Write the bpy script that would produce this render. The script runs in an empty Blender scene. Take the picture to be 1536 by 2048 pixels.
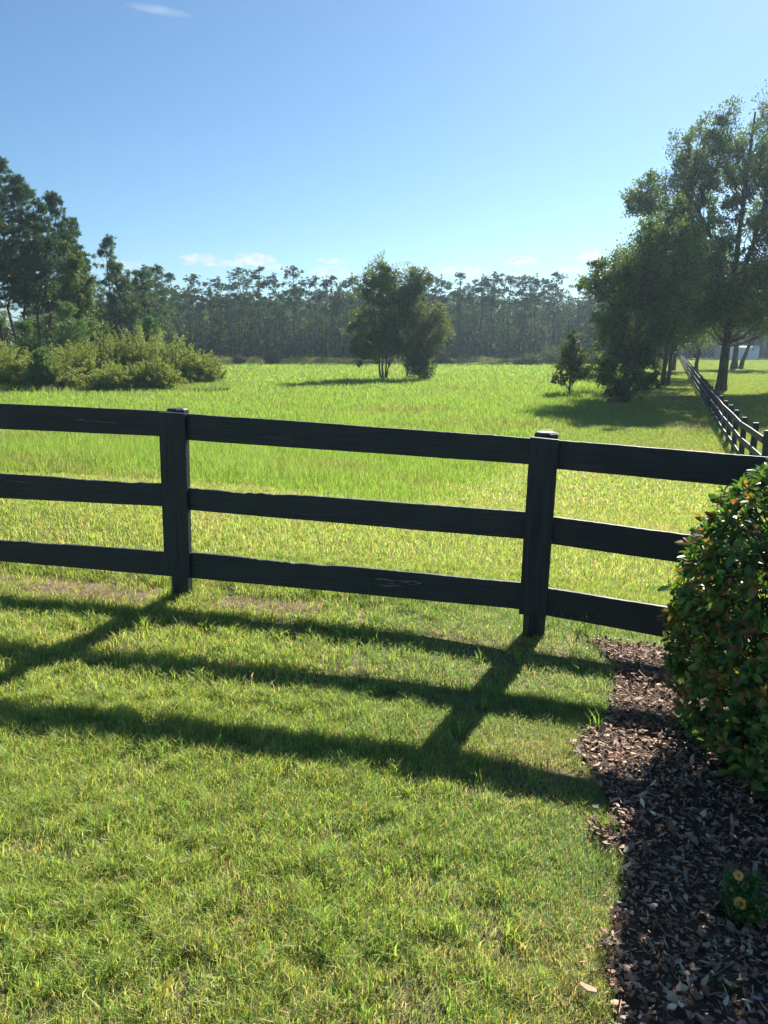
import bpy, math, random
import numpy as np
from mathutils import Vector

S = bpy.context.scene
COL = S.collection
rng = np.random.default_rng(11)
random.seed(11)
PI = math.pi

# ------------------------------------------------------------------ camera model
H = 1.70
PITCH = math.radians(12.27)
F = 1536.0
cp, sp = math.cos(PITCH), math.sin(PITCH)

def ray(px, py):
    r = (px - 768.0) / F; u = -(py - 1024.0) / F
    return np.array([r, cp + u * sp, -sp + u * cp])

def at(px, py, Y):
    d = ray(px, py)
    return np.array([d[0], d[1], d[2]]) * (Y / d[1]) + np.array([0, 0, H])

def terr(x, y):
    s = np.asarray(y) + 0.8 * np.clip(np.asarray(x), -60, 30)
    u = np.maximum(0, s - 5.0)
    near = np.clip((9.0 - np.asarray(y)) / 4.5, 0, 1); near = near * near * (3 - 2 * near)
    q = np.clip(np.asarray(x) - .15, 0, 2.6)
    return -1.5 * (1 - np.exp(-(u / 11.0) ** 1.3)) - .062 * near * q * q / (q + .5) - .020 * near * np.clip(-np.asarray(x), 0, 4)

def ground(px, py):
    d = ray(px, py)
    t = 0.5
    for i in range(4000):
        p = d * t; z = H + p[2]
        if z <= terr(p[0], p[1]):
            break
        t += max(0.01, t * 0.004)
    return np.array([p[0], p[1]])

def col_at(px, Y):
    """x of picture column px at distance Y on the ground"""
    z = float(terr(0.3 * Y, Y))
    dep = Y * cp + (H - z) * sp
    return (px - 768.0) / F * dep

def ztop(px, py, Y):
    return at(px, py, Y)[2]

# ------------------------------------------------------------------ noise
_perm = rng.random((256, 256))
def vnoise(x, y, sc=1.0, off=0):
    x = np.asarray(x) * sc + 37.3 + off * 17.7; y = np.asarray(y) * sc + 11.1 + off * 9.1
    xi = np.floor(x).astype(int); yi = np.floor(y).astype(int)
    fx = x - xi; fy = y - yi
    fx = fx * fx * (3 - 2 * fx); fy = fy * fy * (3 - 2 * fy)
    g = lambda a, b: _perm[a & 255, b & 255]
    return (g(xi, yi) * (1 - fx) + g(xi + 1, yi) * fx) * (1 - fy) + (g(xi, yi + 1) * (1 - fx) + g(xi + 1, yi + 1) * fx) * fy
def fnoise(x, y, sc=1.0, off=0, o=3):
    a = 0; w = 1; t = 0
    for k in range(o):
        a = a + w * vnoise(x, y, sc * 2 ** k, off + k * 3); t += w; w *= .5
    return a / t

# ------------------------------------------------------------------ mesh helpers
class MB:
    def __init__(s):
        s.v = []; s.f = []; s.c = []; s.n = 0
    def add(s, v, faces, col=None):
        v = np.asarray(v, dtype=np.float32).reshape(-1, 3)
        for fa in (faces if isinstance(faces, list) else [faces]):
            s.f.append(np.asarray(fa, dtype=np.int32) + s.n)
        s.v.append(v)
        if col is None: col = (1, 1, 1)
        col = np.asarray(col, dtype=np.float32)
        if col.ndim == 1: col = np.tile(col[:3], (len(v), 1))
        s.c.append(col); s.n += len(v)
    def build(s, name, mat, parent=None, smooth=False, loc=None):
        v = np.concatenate(s.v); c = np.concatenate(s.c)
        loops = np.concatenate([f.ravel() for f in s.f])
        tot = np.concatenate([np.full(len(f), f.shape[1], dtype=np.int32) for f in s.f])
        st = np.concatenate([[0], np.cumsum(tot)[:-1]]).astype(np.int32)
        me = bpy.data.meshes.new(name)
        me.vertices.add(len(v)); me.loops.add(len(loops)); me.polygons.add(len(tot))
        me.vertices.foreach_set('co', v.ravel())
        me.loops.foreach_set('vertex_index', loops.astype(np.int32))
        me.polygons.foreach_set('loop_start', st)
        me.polygons.foreach_set('loop_total', tot)
        me.polygons.foreach_set('use_smooth', np.full(len(tot), bool(smooth)))
        a = me.attributes.new('tint', 'FLOAT_COLOR', 'POINT')
        a.data.foreach_set('color', np.concatenate([c, np.ones((len(c), 1), np.float32)], 1).ravel())
        me.update(calc_edges=True)
        me.materials.append(mat)
        o = bpy.data.objects.new(name, me); COL.objects.link(o)
        if parent is not None: o.parent = parent
        if loc is not None: o.location = loc
        return o

def tag(o, label=None, cat=None, group=None, kind=None):
    if label: o['label'] = label
    if cat: o['category'] = cat
    if group: o['group'] = group
    if kind: o['kind'] = kind
    return o

def empty(name, loc=(0, 0, 0), rz=0, label=None, cat=None, group=None):
    o = bpy.data.objects.new(name, None); COL.objects.link(o)
    o.location = tuple(float(q) for q in loc); o.rotation_euler = (0, 0, rz); o.empty_display_size = .2
    return tag(o, label, cat, group)

def norm(a):
    a = np.asarray(a, dtype=float)
    return a / np.maximum(1e-9, np.linalg.norm(a, axis=-1, keepdims=True))

def tube(mb, pts, rad, n=7, col=(1, 1, 1), bump=0.0):
    pts = np.asarray(pts, float); m = len(pts)
    rad = np.full(m, rad) if np.isscalar(rad) else np.asarray(rad)
    d = np.gradient(pts, axis=0); d = norm(d)
    ref = np.array([0.0, 1, 0]) if abs(d[0][1]) < .8 else np.array([1.0, 0, 0])
    a = norm(np.cross(d, ref)); b = np.cross(d, a)
    th = np.arange(n) / n * 2 * PI
    rr = rad[:, None] * (1 + bump * (rng.random((m, n)) - .5))
    v = pts[:, None] + rr[..., None] * (np.cos(th)[None, :, None] * a[:, None] + np.sin(th)[None, :, None] * b[:, None])
    v = v.reshape(-1, 3)
    i = np.arange(m - 1)[:, None] * n; j = np.arange(n)[None]
    j2 = (j + 1) % n
    f = np.stack([i + j, i + j2, i + n + j2, i + n + j], -1).reshape(-1, 4)
    cap = (np.arange(n) + (m - 1) * n)[None]
    mb.add(v, [f, cap], col)

def kites(mb, c, size, tint, up=0.0, narrow=.55):
    """leaf-sized kites at centres c with random orientation"""
    n = len(c)
    d = norm(rng.normal(size=(n, 3)) + np.array([0, 0, up]))
    e = norm(np.cross(d, rng.normal(size=(n, 3))))
    s = np.asarray(size) * (0.7 + .6 * rng.random(n)); s = s[:, None]
    nn = np.cross(d, e)
    v = np.stack([c - d * s * .5, c + e * s * narrow * .5 + nn * s * .06, c + d * s * .5, c - e * s * narrow * .5 + nn * s * .06], 1)
    f = np.arange(n * 4).reshape(n, 4)
    mb.add(v.reshape(-1, 3), f, np.repeat(tint, 4, axis=0))

def tufts(mb, c, d, k, L, w, tint, spread=.9):
    """pine needle tufts: k thin triangles from each centre around direction d"""
    n = len(c)
    C = np.repeat(c, k, 0); D = np.repeat(d, k, 0)
    g = norm(D + spread * rng.normal(size=(n * k, 3)))
    LL = L * (.65 + .6 * rng.random((n * k, 1)))
    e = norm(np.cross(g, rng.normal(size=(n * k, 3)))) * w * .5
    m = C + g * LL * .55
    v = np.stack([C, m + e, C + g * LL, m - e], 1)
    f = np.arange(n * k * 4).reshape(-1, 4)
    mb.add(v.reshape(-1, 3), f, np.repeat(np.repeat(tint, k, 0), 4, 0))

def tints(n, pal, wt=None, var=.12):
    pal = np.asarray(pal, float)
    i = rng.choice(len(pal), n, p=wt)
    return pal[i] * (1 + var * rng.normal(size=(n, 1))) * (1 + var * .35 * rng.normal(size=(n, 3)))

# ------------------------------------------------------------------ materials
def new_mat(name):
    m = bpy.data.materials.new(name); m.use_nodes = True
    nt = m.node_tree; nt.nodes.clear()
    return m, nt, nt.nodes, nt.links

def leaf_mat(name, rough=.55, trans=.4, ty=(1.15, 1.1, .5), spec=.3, gain=1.0):
    m, nt, N, L = new_mat(name)
    out = N.new('ShaderNodeOutputMaterial')
    at_ = N.new('ShaderNodeAttribute'); at_.attribute_name = 'tint'
    p = N.new('ShaderNodeBsdfPrincipled'); p.inputs['Roughness'].default_value = rough
    p.inputs['Specular IOR Level'].default_value = spec
    t = N.new('ShaderNodeBsdfTranslucent')
    mx = N.new('ShaderNodeMix'); mx.data_type = 'RGBA'; mx.blend_type = 'MULTIPLY'; mx.inputs[0].default_value = 1
    mx.inputs[7].default_value = (*[q * gain for q in ty], 1)
    L.new(at_.outputs['Color'], mx.inputs[6])
    L.new(at_.outputs['Color'], p.inputs['Base Color']); L.new(mx.outputs[2], t.inputs['Color'])
    ms = N.new('ShaderNodeMixShader'); ms.inputs[0].default_value = trans
    L.new(p.outputs[0], ms.inputs[1]); L.new(t.outputs[0], ms.inputs[2]); L.new(ms.outputs[0], out.inputs[0])
    return m

def noise_mat(name, c1, c2, scale=(5, 5, 5), rough=.8, bump=.3, bscale=30, detail=6, spec=.3, c3=None, dist=.02):
    m, nt, N, L = new_mat(name)
    out = N.new('ShaderNodeOutputMaterial'); p = N.new('ShaderNodeBsdfPrincipled')
    p.inputs['Roughness'].default_value = rough; p.inputs['Specular IOR Level'].default_value = spec
    tc = N.new('ShaderNodeTexCoord'); mp = N.new('ShaderNodeMapping'); mp.inputs['Scale'].default_value = scale
    L.new(tc.outputs['Object'], mp.inputs[0])
    n1 = N.new('ShaderNodeTexNoise'); n1.inputs['Scale'].default_value = 1; n1.inputs['Detail'].default_value = detail
    L.new(mp.outputs[0], n1.inputs['Vector'])
    r = N.new('ShaderNodeValToRGB'); r.color_ramp.elements[0].position = .35; r.color_ramp.elements[1].position = .65
    r.color_ramp.elements[0].color = (*c1, 1); r.color_ramp.elements[1].color = (*c2, 1)
    if c3:
        e = r.color_ramp.elements.new(.78); e.color = (*c3, 1)
    L.new(n1.outputs['Fac'], r.inputs[0]); L.new(r.outputs[0], p.inputs['Base Color'])
    n2 = N.new('ShaderNodeTexNoise'); n2.inputs['Scale'].default_value = bscale; n2.inputs['Detail'].default_value = 6
    L.new(mp.outputs[0], n2.inputs['Vector'])
    b = N.new('ShaderNodeBump'); b.inputs['Strength'].default_value = bump; b.inputs['Distance'].default_value = dist
    L.new(n2.outputs['Fac'], b.inputs['Height']); L.new(b.outputs[0], p.inputs['Normal'])
    L.new(p.outputs[0], out.inputs[0])
    return m

M_grass = leaf_mat('grass_blades', .5, .52, (1.2, 1.14, .68), .38)
M_meadow = leaf_mat('meadow_blades', .55, .52, (1.18, 1.13, .72), .3)
M_leaf = leaf_mat('tree_leaves', .5, .45, (1.35, 1.3, .5), .35)
M_needle = leaf_mat('pine_needles', .55, .35, (1.15, 1.15, .7), .3)
M_shrubleaf = leaf_mat('shrub_leaves', .5, .45, (1.25, 1.15, .45), .35)
M_bushleaf = leaf_mat('glossy_leaves', .38, .38, (1.35, 1.25, .35), .4)
M_woods = leaf_mat('woods_foliage', .95, .3, (1.2, 1.2, .5), .0)
M_petal = leaf_mat('petals', .6, .4, (1.1, 1.0, .7), .2)
M_bark = noise_mat('bark', (.055, .042, .035), (.13, .105, .085), (9, 9, 2), .9, .6, 6)
M_pinebark = noise_mat('pine_bark', (.045, .036, .032), (.11, .088, .078), (7, 7, 2), .9, .6, 6)
M_chip = leaf_mat('bark_chips', .75, .0, (1, 1, 1), .3)

# painted black fence timber
def fence_paint(name, sc_=(1.6, 60, 60)):
    m, nt, N, L = new_mat(name)
    out = N.new('ShaderNodeOutputMaterial'); p = N.new('ShaderNodeBsdfPrincipled')
    tc = N.new('ShaderNodeTexCoord'); mp = N.new('ShaderNodeMapping'); mp.inputs['Scale'].default_value = sc_
    L.new(tc.outputs['UV'] if False else tc.outputs['Object'], mp.inputs[0])
    n1 = N.new('ShaderNodeTexNoise'); n1.inputs['Scale'].default_value = 2.2; n1.inputs['Detail'].default_value = 8; n1.inputs['Roughness'].default_value = .65
    L.new(mp.outputs[0], n1.inputs['Vector'])
    r = N.new('ShaderNodeValToRGB')
    r.color_ramp.elements[0].position = .36; r.color_ramp.elements[0].color = (.009, .013, .018, 1)
    r.color_ramp.elements[1].position = .7; r.color_ramp.elements[1].color = (.032, .043, .055, 1)
    e = r.color_ramp.elements.new(.80); e.color = (.075, .072, .07, 1)
    L.new(n1.outputs['Fac'], r.inputs[0]); L.new(r.outputs[0], p.inputs['Base Color'])
    n3 = N.new('ShaderNodeTexNoise'); n3.inputs['Scale'].default_value = 6; n3.inputs['Detail'].default_value = 4
    L.new(tc.outputs['Object'], n3.inputs['Vector'])
    rr = N.new('ShaderNodeMapRange'); rr.inputs[3].default_value = .5; rr.inputs[4].default_value = .8
    L.new(n3.outputs['Fac'], rr.inputs[0]); L.new(rr.outputs[0], p.inputs['Roughness'])
    p.inputs['Specular IOR Level'].default_value = .45
    b = N.new('ShaderNodeBump'); b.inputs['Strength'].default_value = .35; b.inputs['Distance'].default_value = .002
    L.new(n1.outputs['Fac'], b.inputs['Height']); L.new(b.outputs[0], p.inputs['Normal'])
    L.new(p.outputs[0], out.inputs[0])
    return m
M_paint = fence_paint('black_paint'); M_paint_up = fence_paint('black_paint_upright', (45, 45, 1.6))

# ------------------------------------------------------------------ world positions used everywhere
FB = np.array([11.6, 26.0]); FD = norm(np.array([.367, 1.0])); FN = np.array([FD[1], -FD[0]])   # long fence line and its right side
def off_fence(x, y):   # signed distance right of the long fence
    return (np.asarray(x) - FB[0]) * FN[0] + (np.asarray(y) - FB[1]) * FN[1]
P1 = ground(363, 1196); P2 = ground(1066, 1272)
bd = norm(P2 - P1); bn = np.array([-bd[1], bd[0]])             # along near fence / away from camera
_bpx = [(-300, 935), (0, 950), (400, 968), (640, 992), (820, 1010), (960, 1035), (1080, 1028), (1160, 1010), (1240, 985), (1310, 950), (1370, 915), (1430, 880)]
_b = np.array([ground(*q) for q in _bpx]); _bu = _b[:, 0] / _b[:, 1]; _br = _b[:, 1]
def is_meadow(x, y):
    x = np.asarray(x); y = np.asarray(y)
    yb = np.interp(x / np.maximum(y, .1), _bu, _br) + .5 * (fnoise(x, y, .9, 5) - .5)
    return (y > yb) & (off_fence(x, y) < -3.2 - 4.5 * fnoise(x, y, .35, 8) - .9 * rng.random(np.shape(x))) & (y < 131)
_mpx = [(1180, 1292), (1230, 1335), (1222, 1400), (1205, 1455), (1148, 1490), (1190, 1560), (1225, 1622), (1180, 1675), (1245, 1722), (1240, 1800), (1212, 1880), (1208, 1960), (1222, 2060), (1240, 2300)]
_m = np.array([ground(*q) for q in _mpx])[::-1]
def mulch_d(x, y):      # positive inside the bark bed
    x = np.asarray(x); y = np.asarray(y)
    xe = np.interp(y, _m[:, 1], _m[:, 0])
    w = .05 * (fnoise(x, y, 9, 2) - .5)
    return np.minimum(x - xe + w, (_m[-1, 1] + .08 - y) + w)

# ------------------------------------------------------------------ ground
def build_ground():
    rr = np.concatenate([np.linspace(0.02, 12, 90), np.geomspace(12.3, 260, 130), np.geomspace(280, 6000, 24)])
    n = 220
    th = np.arange(n) / n * 2 * PI
    X = rr[:, None] * np.sin(th); Y = rr[:, None] * np.cos(th)
    Z = terr(X, Y)
    mb = MB()
    v = np.stack([X, Y, Z], -1).reshape(-1, 3)
    i = np.arange(len(rr) - 1)[:, None] * n; j = np.arange(n)[None]; j2 = (j + 1) % n
    f = np.stack([i + j, i + n + j, i + n + j2, i + j2], -1).reshape(-1, 4)
    # true soil colours: thatch of the lawn, meadow litter, dry strips, worn track
    x, y = v[:, 0], v[:, 1]
    mb.add(v, [f, np.arange(n)[None, ::-1]], (1, 1, 1))
    m, nt, N, L = new_mat('soil_and_thatch')
    out = N.new('ShaderNodeOutputMaterial'); p = N.new('ShaderNodeBsdfPrincipled'); p.inputs['Roughness'].default_value = .95
    p.inputs['Specular IOR Level'].default_value = .1
    tc = N.new('ShaderNodeTexCoord')
    n1 = N.new('ShaderNodeTexNoise'); n1.inputs['Scale'].default_value = .35; n1.inputs['Detail'].default_value = 8
    n2 = N.new('ShaderNodeTexNoise'); n2.inputs['Scale'].default_value = 18; n2.inputs['Detail'].default_value = 6
    L.new(tc.outputs['Object'], n1.inputs['Vector']); L.new(tc.outputs['Object'], n2.inputs['Vector'])
    r1 = N.new('ShaderNodeValToRGB'); r1.color_ramp.elements[0].position = .3; r1.color_ramp.elements[1].position = .7
    r1.color_ramp.elements[0].color = (.14, .20, .05, 1); r1.color_ramp.elements[1].color = (.22, .26, .08, 1)
    r2 = N.new('ShaderNodeValToRGB'); r2.color_ramp.elements[0].position = .35; r2.color_ramp.elements[1].position = .68
    r2.color_ramp.elements[0].color = (.09, .075, .04, 1); r2.color_ramp.elements[1].color = (.28, .24, .12, 1)
    L.new(n1.outputs['Fac'], r1.inputs[0]); L.new(n2.outputs['Fac'], r2.inputs[0])
    sx = N.new('ShaderNodeSeparateXYZ'); L.new(tc.outputs['Object'], sx.inputs[0])
    mr = N.new('ShaderNodeMapRange'); mr.inputs[1].default_value = 7; mr.inputs[2].default_value = 26
    L.new(sx.outputs['Y'], mr.inputs[0])
    mx = N.new('ShaderNodeMix'); mx.data_type = 'RGBA'
    L.new(mr.outputs[0], mx.inputs[0]); L.new(r2.outputs[0], mx.inputs[6]); L.new(r1.outputs[0], mx.inputs[7])
    L.new(mx.outputs[2], p.inputs['Base Color'])
    b = N.new('ShaderNodeBump'); b.inputs['Strength'].default_value = .5; b.inputs['Distance'].default_value = .03
    L.new(n2.outputs['Fac'], b.inputs['Height']); L.new(b.outputs[0], p.inputs['Normal'])
    L.new(p.outputs[0], out.inputs[0])
    tag(mb.build('ground', m, smooth=True), kind='structure')
build_ground()

def soil_strip():      # bare pinkish soil along the drip line of the fence
    mat = noise_mat('dry_soil', (.22, .155, .11), (.38, .29, .21), (14, 14, 14), .95, .8, 12)
    mb = MB()
    n, m = 520, 22
    L_ = np.linspace(-4.5, 1.15, n)
    wob = .10 * (fnoise(L_, 0 * L_, 1.3, 3) - .5)
    half = np.clip(.12 + .16 * (fnoise(L_, 0 * L_ + 5, 1.6, 4) - .5) + .07 * (L_ < -.1), .01, .3)
    t = np.linspace(-1, 1, m)
    q = P1 + L_[:, None] * bd
    c = q[:, None, :] + (wob[:, None] + t[None] * half[:, None] * (1 + .25 * rng.normal(size=(n, 1)) * np.abs(t[None]) ** 6))[..., None] * bn
    z = terr(c[..., 0], c[..., 1]) + .011 * (1 - np.abs(t[None]) ** 3) - .003 + .006 * (fnoise(c[..., 0], c[..., 1], 14, 2) - .3)
    v = np.concatenate([c, z[..., None]], -1).reshape(-1, 3)
    i = np.arange(n - 1)[:, None] * m; j = np.arange(m - 1)[None]
    f = np.stack([i + j, i + m + j, i + m + j + 1, i + j + 1], -1).reshape(-1, 4)
    mb.add(v, f[:, ::-1])
    tag(mb.build('dry_soil_path', mat), kind='structure')
soil_strip()

def fence_off(x, y):
    q0 = np.asarray(x) - P1[0]; q1 = np.asarray(y) - P1[1]
    return q0 * bn[0] + q1 * bn[1], q0 * bd[0] + q1 * bd[1]

def mulch_bed():
    mat = noise_mat('bark_litter', (.07, .042, .027), (.17, .105, .07), (25, 25, 25), .95, 1.0, 8)
    xs = np.linspace(.2, 4.2, 160); ys = np.linspace(.6, _m[-1, 1] + .2, 150)
    X, Y = np.meshgrid(xs, ys)
    Z = terr(X, Y) + .012 + .012 * fnoise(X, Y, 8, 1)
    d = mulch_d(X, Y)
    Z = np.where(d > 0, Z, terr(X, Y) - .01)
    ok = d > -.02
    nx = len(xs)
    i, j = np.nonzero(ok[:-1, :-1] & ok[1:, 1:] & ok[1:, :-1] & ok[:-1, 1:])
    a = i * nx + j
    f = np.stack([a, a + 1, a + nx + 1, a + nx], -1)
    mb = MB(); mb.add(np.stack([X, Y, Z], -1).reshape(-1, 3), f)
    tag(mb.build('mulch_ground', mat, smooth=True), kind='structure')
    # chips
    n = 46000
    x = .35 + 3.2 * rng.random(n) ** 1.25; y = .9 + (_m[-1, 1] - .75) * rng.random(n)
    k = (mulch_d(x, y) > .01 - .09 * rng.random(n) ** 4)
    x, y = x[k], y[k]; n = len(x)
    mb = MB()
    K = 5
    th = (np.arange(K) / K * 2 * PI)[None] + .95 * rng.random((n, K))
    s = .0045 + .015 * rng.random(n) ** 2.0
    big = rng.random(n) < .06; s[big] *= 1.6
    asp = .14 + .6 * rng.random(n) ** 1.4
    rad = s[:, None] * (.68 + .48 * rng.random((n, K)))
    lx = np.cos(th) * rad; ly = np.sin(th) * rad * asp[:, None]
    thk = .0006 + .0022 * rng.random(n) ** 2
    az = rng.random(n) * 2 * PI; tilt = rng.normal(size=n) * .42; taz = rng.random(n) * 2 * PI
    X0 = np.cos(az)[:, None] * lx - np.sin(az)[:, None] * ly; Y0 = np.sin(az)[:, None] * lx + np.cos(az)[:, None] * ly
    sl = np.tan(np.clip(tilt, -1.1, 1.1))
    Z0 = (np.cos(taz)[:, None] * X0 + np.sin(taz)[:, None] * Y0) * sl[:, None]
    zb = terr(x, y) + .014 + .030 * rng.random(n) + s * abs(sl) * .4
    top = np.stack([x[:, None] + X0, y[:, None] + Y0, zb[:, None] + Z0 + thk[:, None]], -1)
    bot = np.stack([x[:, None] + X0, y[:, None] + Y0, zb[:, None] + Z0 - thk[:, None]], -1)
    v = np.concatenate([top, bot], 1).reshape(-1, 3)
    b0 = np.arange(n)[:, None] * 2 * K
    ft = b0 + np.arange(K)[None]; fb = b0 + K + np.arange(K)[None, ::-1]
    j = np.arange(K); fs = np.stack([b0 + j, b0 + K + j, b0 + K + (j + 1) % K, b0 + (j + 1) % K], -1).reshape(-1, 4)
    pal = [(.33, .185, .11), (.20, .115, .072), (.42, .27, .18), (.31, .20, .14), (.56, .37, .235), (.28, .23, .19), (.64, .48, .33)]
    t = tints(n, pal, [.24, .22, .17, .12, .12, .08, .05], .18)
    mb.add(v, [ft, fb, fs], np.repeat(np.clip(t, .01, 1), 2 * K, 0))
    # pine straw and stringy splinters
    n = 1500
    x = .45 + 2.2 * rng.random(n); y = 1.0 + (_m[-1, 1] - .9) * rng.random(n)
    k = mulch_d(x, y) > .0; x, y = x[k], y[k]; n = len(x)
    a = rng.random(n) * 2 * PI; Ls = .010 + .045 * rng.random(n) ** 2; w = .0005 + .0012 * rng.random(n)
    dx, dy = np.cos(a) * Ls, np.sin(a) * Ls; ex, ey = -np.sin(a) * w, np.cos(a) * w
    z = terr(x, y) + .043 + .012 * rng.random(n); zt = z + .014 * rng.normal(size=n)
    v = np.stack([np.stack([x - dx + ex, y - dy + ey, z], -1), np.stack([x - dx - ex, y - dy - ey, z], -1),
                  np.stack([x + dx - ex, y + dy - ey, zt], -1), np.stack([x + dx + ex, y + dy + ey, zt], -1)], 1)
    mb.add(v.reshape(-1, 3), np.arange(n * 4).reshape(n, 4), np.repeat(tints(n, [(.30, .22, .13), (.16, .11, .08)], None, .2), 4, 0))
    tag(mb.build('bark_mulch', M_chip), 'brown bark chips and splinters strewn over the planting bed', 'mulch', kind='stuff')
mulch_bed()

# ------------------------------------------------------------------ grass
def blades(mb, x, y, h, w, lean, tint, seg=2, aim=None, zoff=0):
    n = len(x)
    a = rng.random(n) * 2 * PI if aim is None else aim
    f = rng.random(n) * 2 * PI
    z = terr(x, y) + zoff
    ex, ey = np.cos(f) * w * .5, np.sin(f) * w * .5
    lx, ly = np.cos(a) * lean * h, np.sin(a) * lean * h
    up = h * np.sqrt(np.maximum(.08, 1 - np.minimum(lean, .96) ** 2))
    B = np.stack([x, y, z - .004], -1); E = np.stack([ex, ey, 0 * ex], -1)
    M = np.stack([x + lx * .16, y + ly * .16, z + up * .58], -1)
    T = np.stack([x + lx, y + ly, z + up], -1)
    v = np.stack([B - E, B + E, M + E * .85, M - E * .85, T], 1).reshape(-1, 3)
    b = np.arange(n)[:, None] * 5
    mb.add(v, [b + np.array([[0, 1, 2, 3]]), b + np.array([[3, 2, 4]])], np.repeat(np.clip(tint, .005, 1), 5, 0))

LIME = (.39, .49, .11); GREEN = (.24, .39, .12); DEEP = (.11, .27, .13); STRAW = (.62, .54, .32); BROWN = (.27, .18, .11); YEL = (.47, .52, .15)

def lawn():
    mb = MB()
    def region(n, y0, y1, hs, ws, pw=1.0, side=False):
        # uniform over the visible wedge
        y = np.sqrt(y0 ** 2 + (y1 ** 2 - y0 ** 2) * rng.random(n) ** pw)
        hw = .60 * y + .35
        x = (rng.random(n) * 2 - 1) * hw
        if side: x = np.sign(x) * (hw + 2.6 * rng.random(n))
        dry = fnoise(x, y, 1.6, 1); coarse = fnoise(x, y, .9, 7)
        k = ~is_meadow(x, y) & (off_fence(x, y) < 40)
        md = mulch_d(x, y)
        k &= (md < .03 * rng.random(n) ** 2) | (rng.random(n) < .004)
        fo, fl = fence_off(x, y)
        bare = np.clip(1.8 - np.abs(fo + .04) / np.where(fl < -.1, .19, .13), 0, 1) * (((fl < -.15) | ((fl > .30) & (fl < 1.05)))) * np.clip(.50 + fnoise(fl * 1.0, fo * 2, 2.5, 6) * 1.0, 0, 1)
        
        thin = np.clip((fnoise(x, y, 4.5, 12) - .60) * 5, 0, .75) * (y < 6)
        k &= rng.random(n) > np.maximum(.93 * bare, thin)
        x, y, dry, coarse, fo, md = x[k], y[k], dry[k], coarse[k], fo[k], md[k]; n = len(x)
        # clumpy
        cl = vnoise(x, y, 14, 3)
        # coarse crab grass on the left, fine wiry turf towards the right
        right = 1 / (1 + np.exp(-(x - .05 + .55 * (coarse - .5) * 3 - .12 * (y - 2)) * 4)) * (y < 5)
        h = hs * (.5 + .8 * rng.random(n)) * (.6 + .9 * cl) * (1.1 - .40 * right)
        h = h * (1 + 1.0 * np.exp(-((fo - .42) / .25) ** 2) * (y < 8))
        w = ws * (.6 + .7 * rng.random(n)) * (1 - .42 * right)
        lean = np.clip(.25 + .75 * rng.random(n) + .1 * right, 0, .98)
        lim = tints(n, [LIME, YEL, GREEN, STRAW, BROWN], [.40, .15, .30, .09, .06], .2)
        fin = tints(n, [GREEN, DEEP, LIME, STRAW, BROWN], [.38, .28, .16, .11, .07], .2)
        mixr = (rng.random(n) < right * .9)[:, None]
        t = np.where(mixr, fin, lim)
        dr = (rng.random(n) < np.clip((dry - .54) * 1.8, 0, .5))[:, None]
        t = np.where(dr, tints(n, [STRAW, BROWN, YEL], [.5, .22, .28], .15), t)
        blades(mb, x, y, h, w, lean, t)
    region(430000, 1.15, 3.6, .044, .0032)
    region(340000, 3.4, 6.2, .050, .0046)
    region(100000, .3, 3.6, .046, .0060, side=True)
    region(90000, 3.4, 6.2, .05, .0070, side=True)
    region(60000, 6.0, 12.0, .06, .011, side=True)
    region(30000, .1, 1.2, .046, .0050)
    region(230000, 6.0, 12.0, .06, .0075)
    region(260000, 11.5, 26.0, .075, .015)
    # dead thatch lying on the bare strip
    n = 9000
    fl = rng.uniform(-4.5, 1.2, n); fo = rng.normal(size=n) * .14 - .03
    q = P1 + fl[:, None] * bd + fo[:, None] * bn
    blades(mb, q[:, 0], q[:, 1], .03 + .05 * rng.random(n), .002 + .0025 * rng.random(n), .9 + .08 * rng.random(n), tints(n, [(.50, .40, .25), (.36, .27, .17), (.26, .18, .12), LIME], [.4, .3, .2, .1], .15), zoff=.008)
    # stray wide crabgrass clumps
    nc = 650
    y = 1.3 + 5.2 * rng.random(nc) ** .8; x = (rng.random(nc) * 2 - 1) * (.58 * y + .2)
    k = (mulch_d(x, y) < -.02) & (rng.random(nc) < np.where(x > .1 + .2 * y, .16, 1)); x, y = x[k], y[k]
    m = 11
    X = np.repeat(x, m) + .012 * rng.normal(size=len(x) * m); Y = np.repeat(y, m) + .012 * rng.normal(size=len(x) * m)
    n = len(X)
    blades(mb, X, Y, .04 + .055 * rng.random(n), .0035 + .003 * rng.random(n), .2 + .75 * rng.random(n), tints(n, [LIME, (.20, .36, .08), YEL], [.4, .5, .1], .12))
    tag(mb.build('lawn_grass', M_grass), 'short mown lawn grass with yellowing blades around the black fence', 'lawn', kind='stuff')
lawn()

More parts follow.
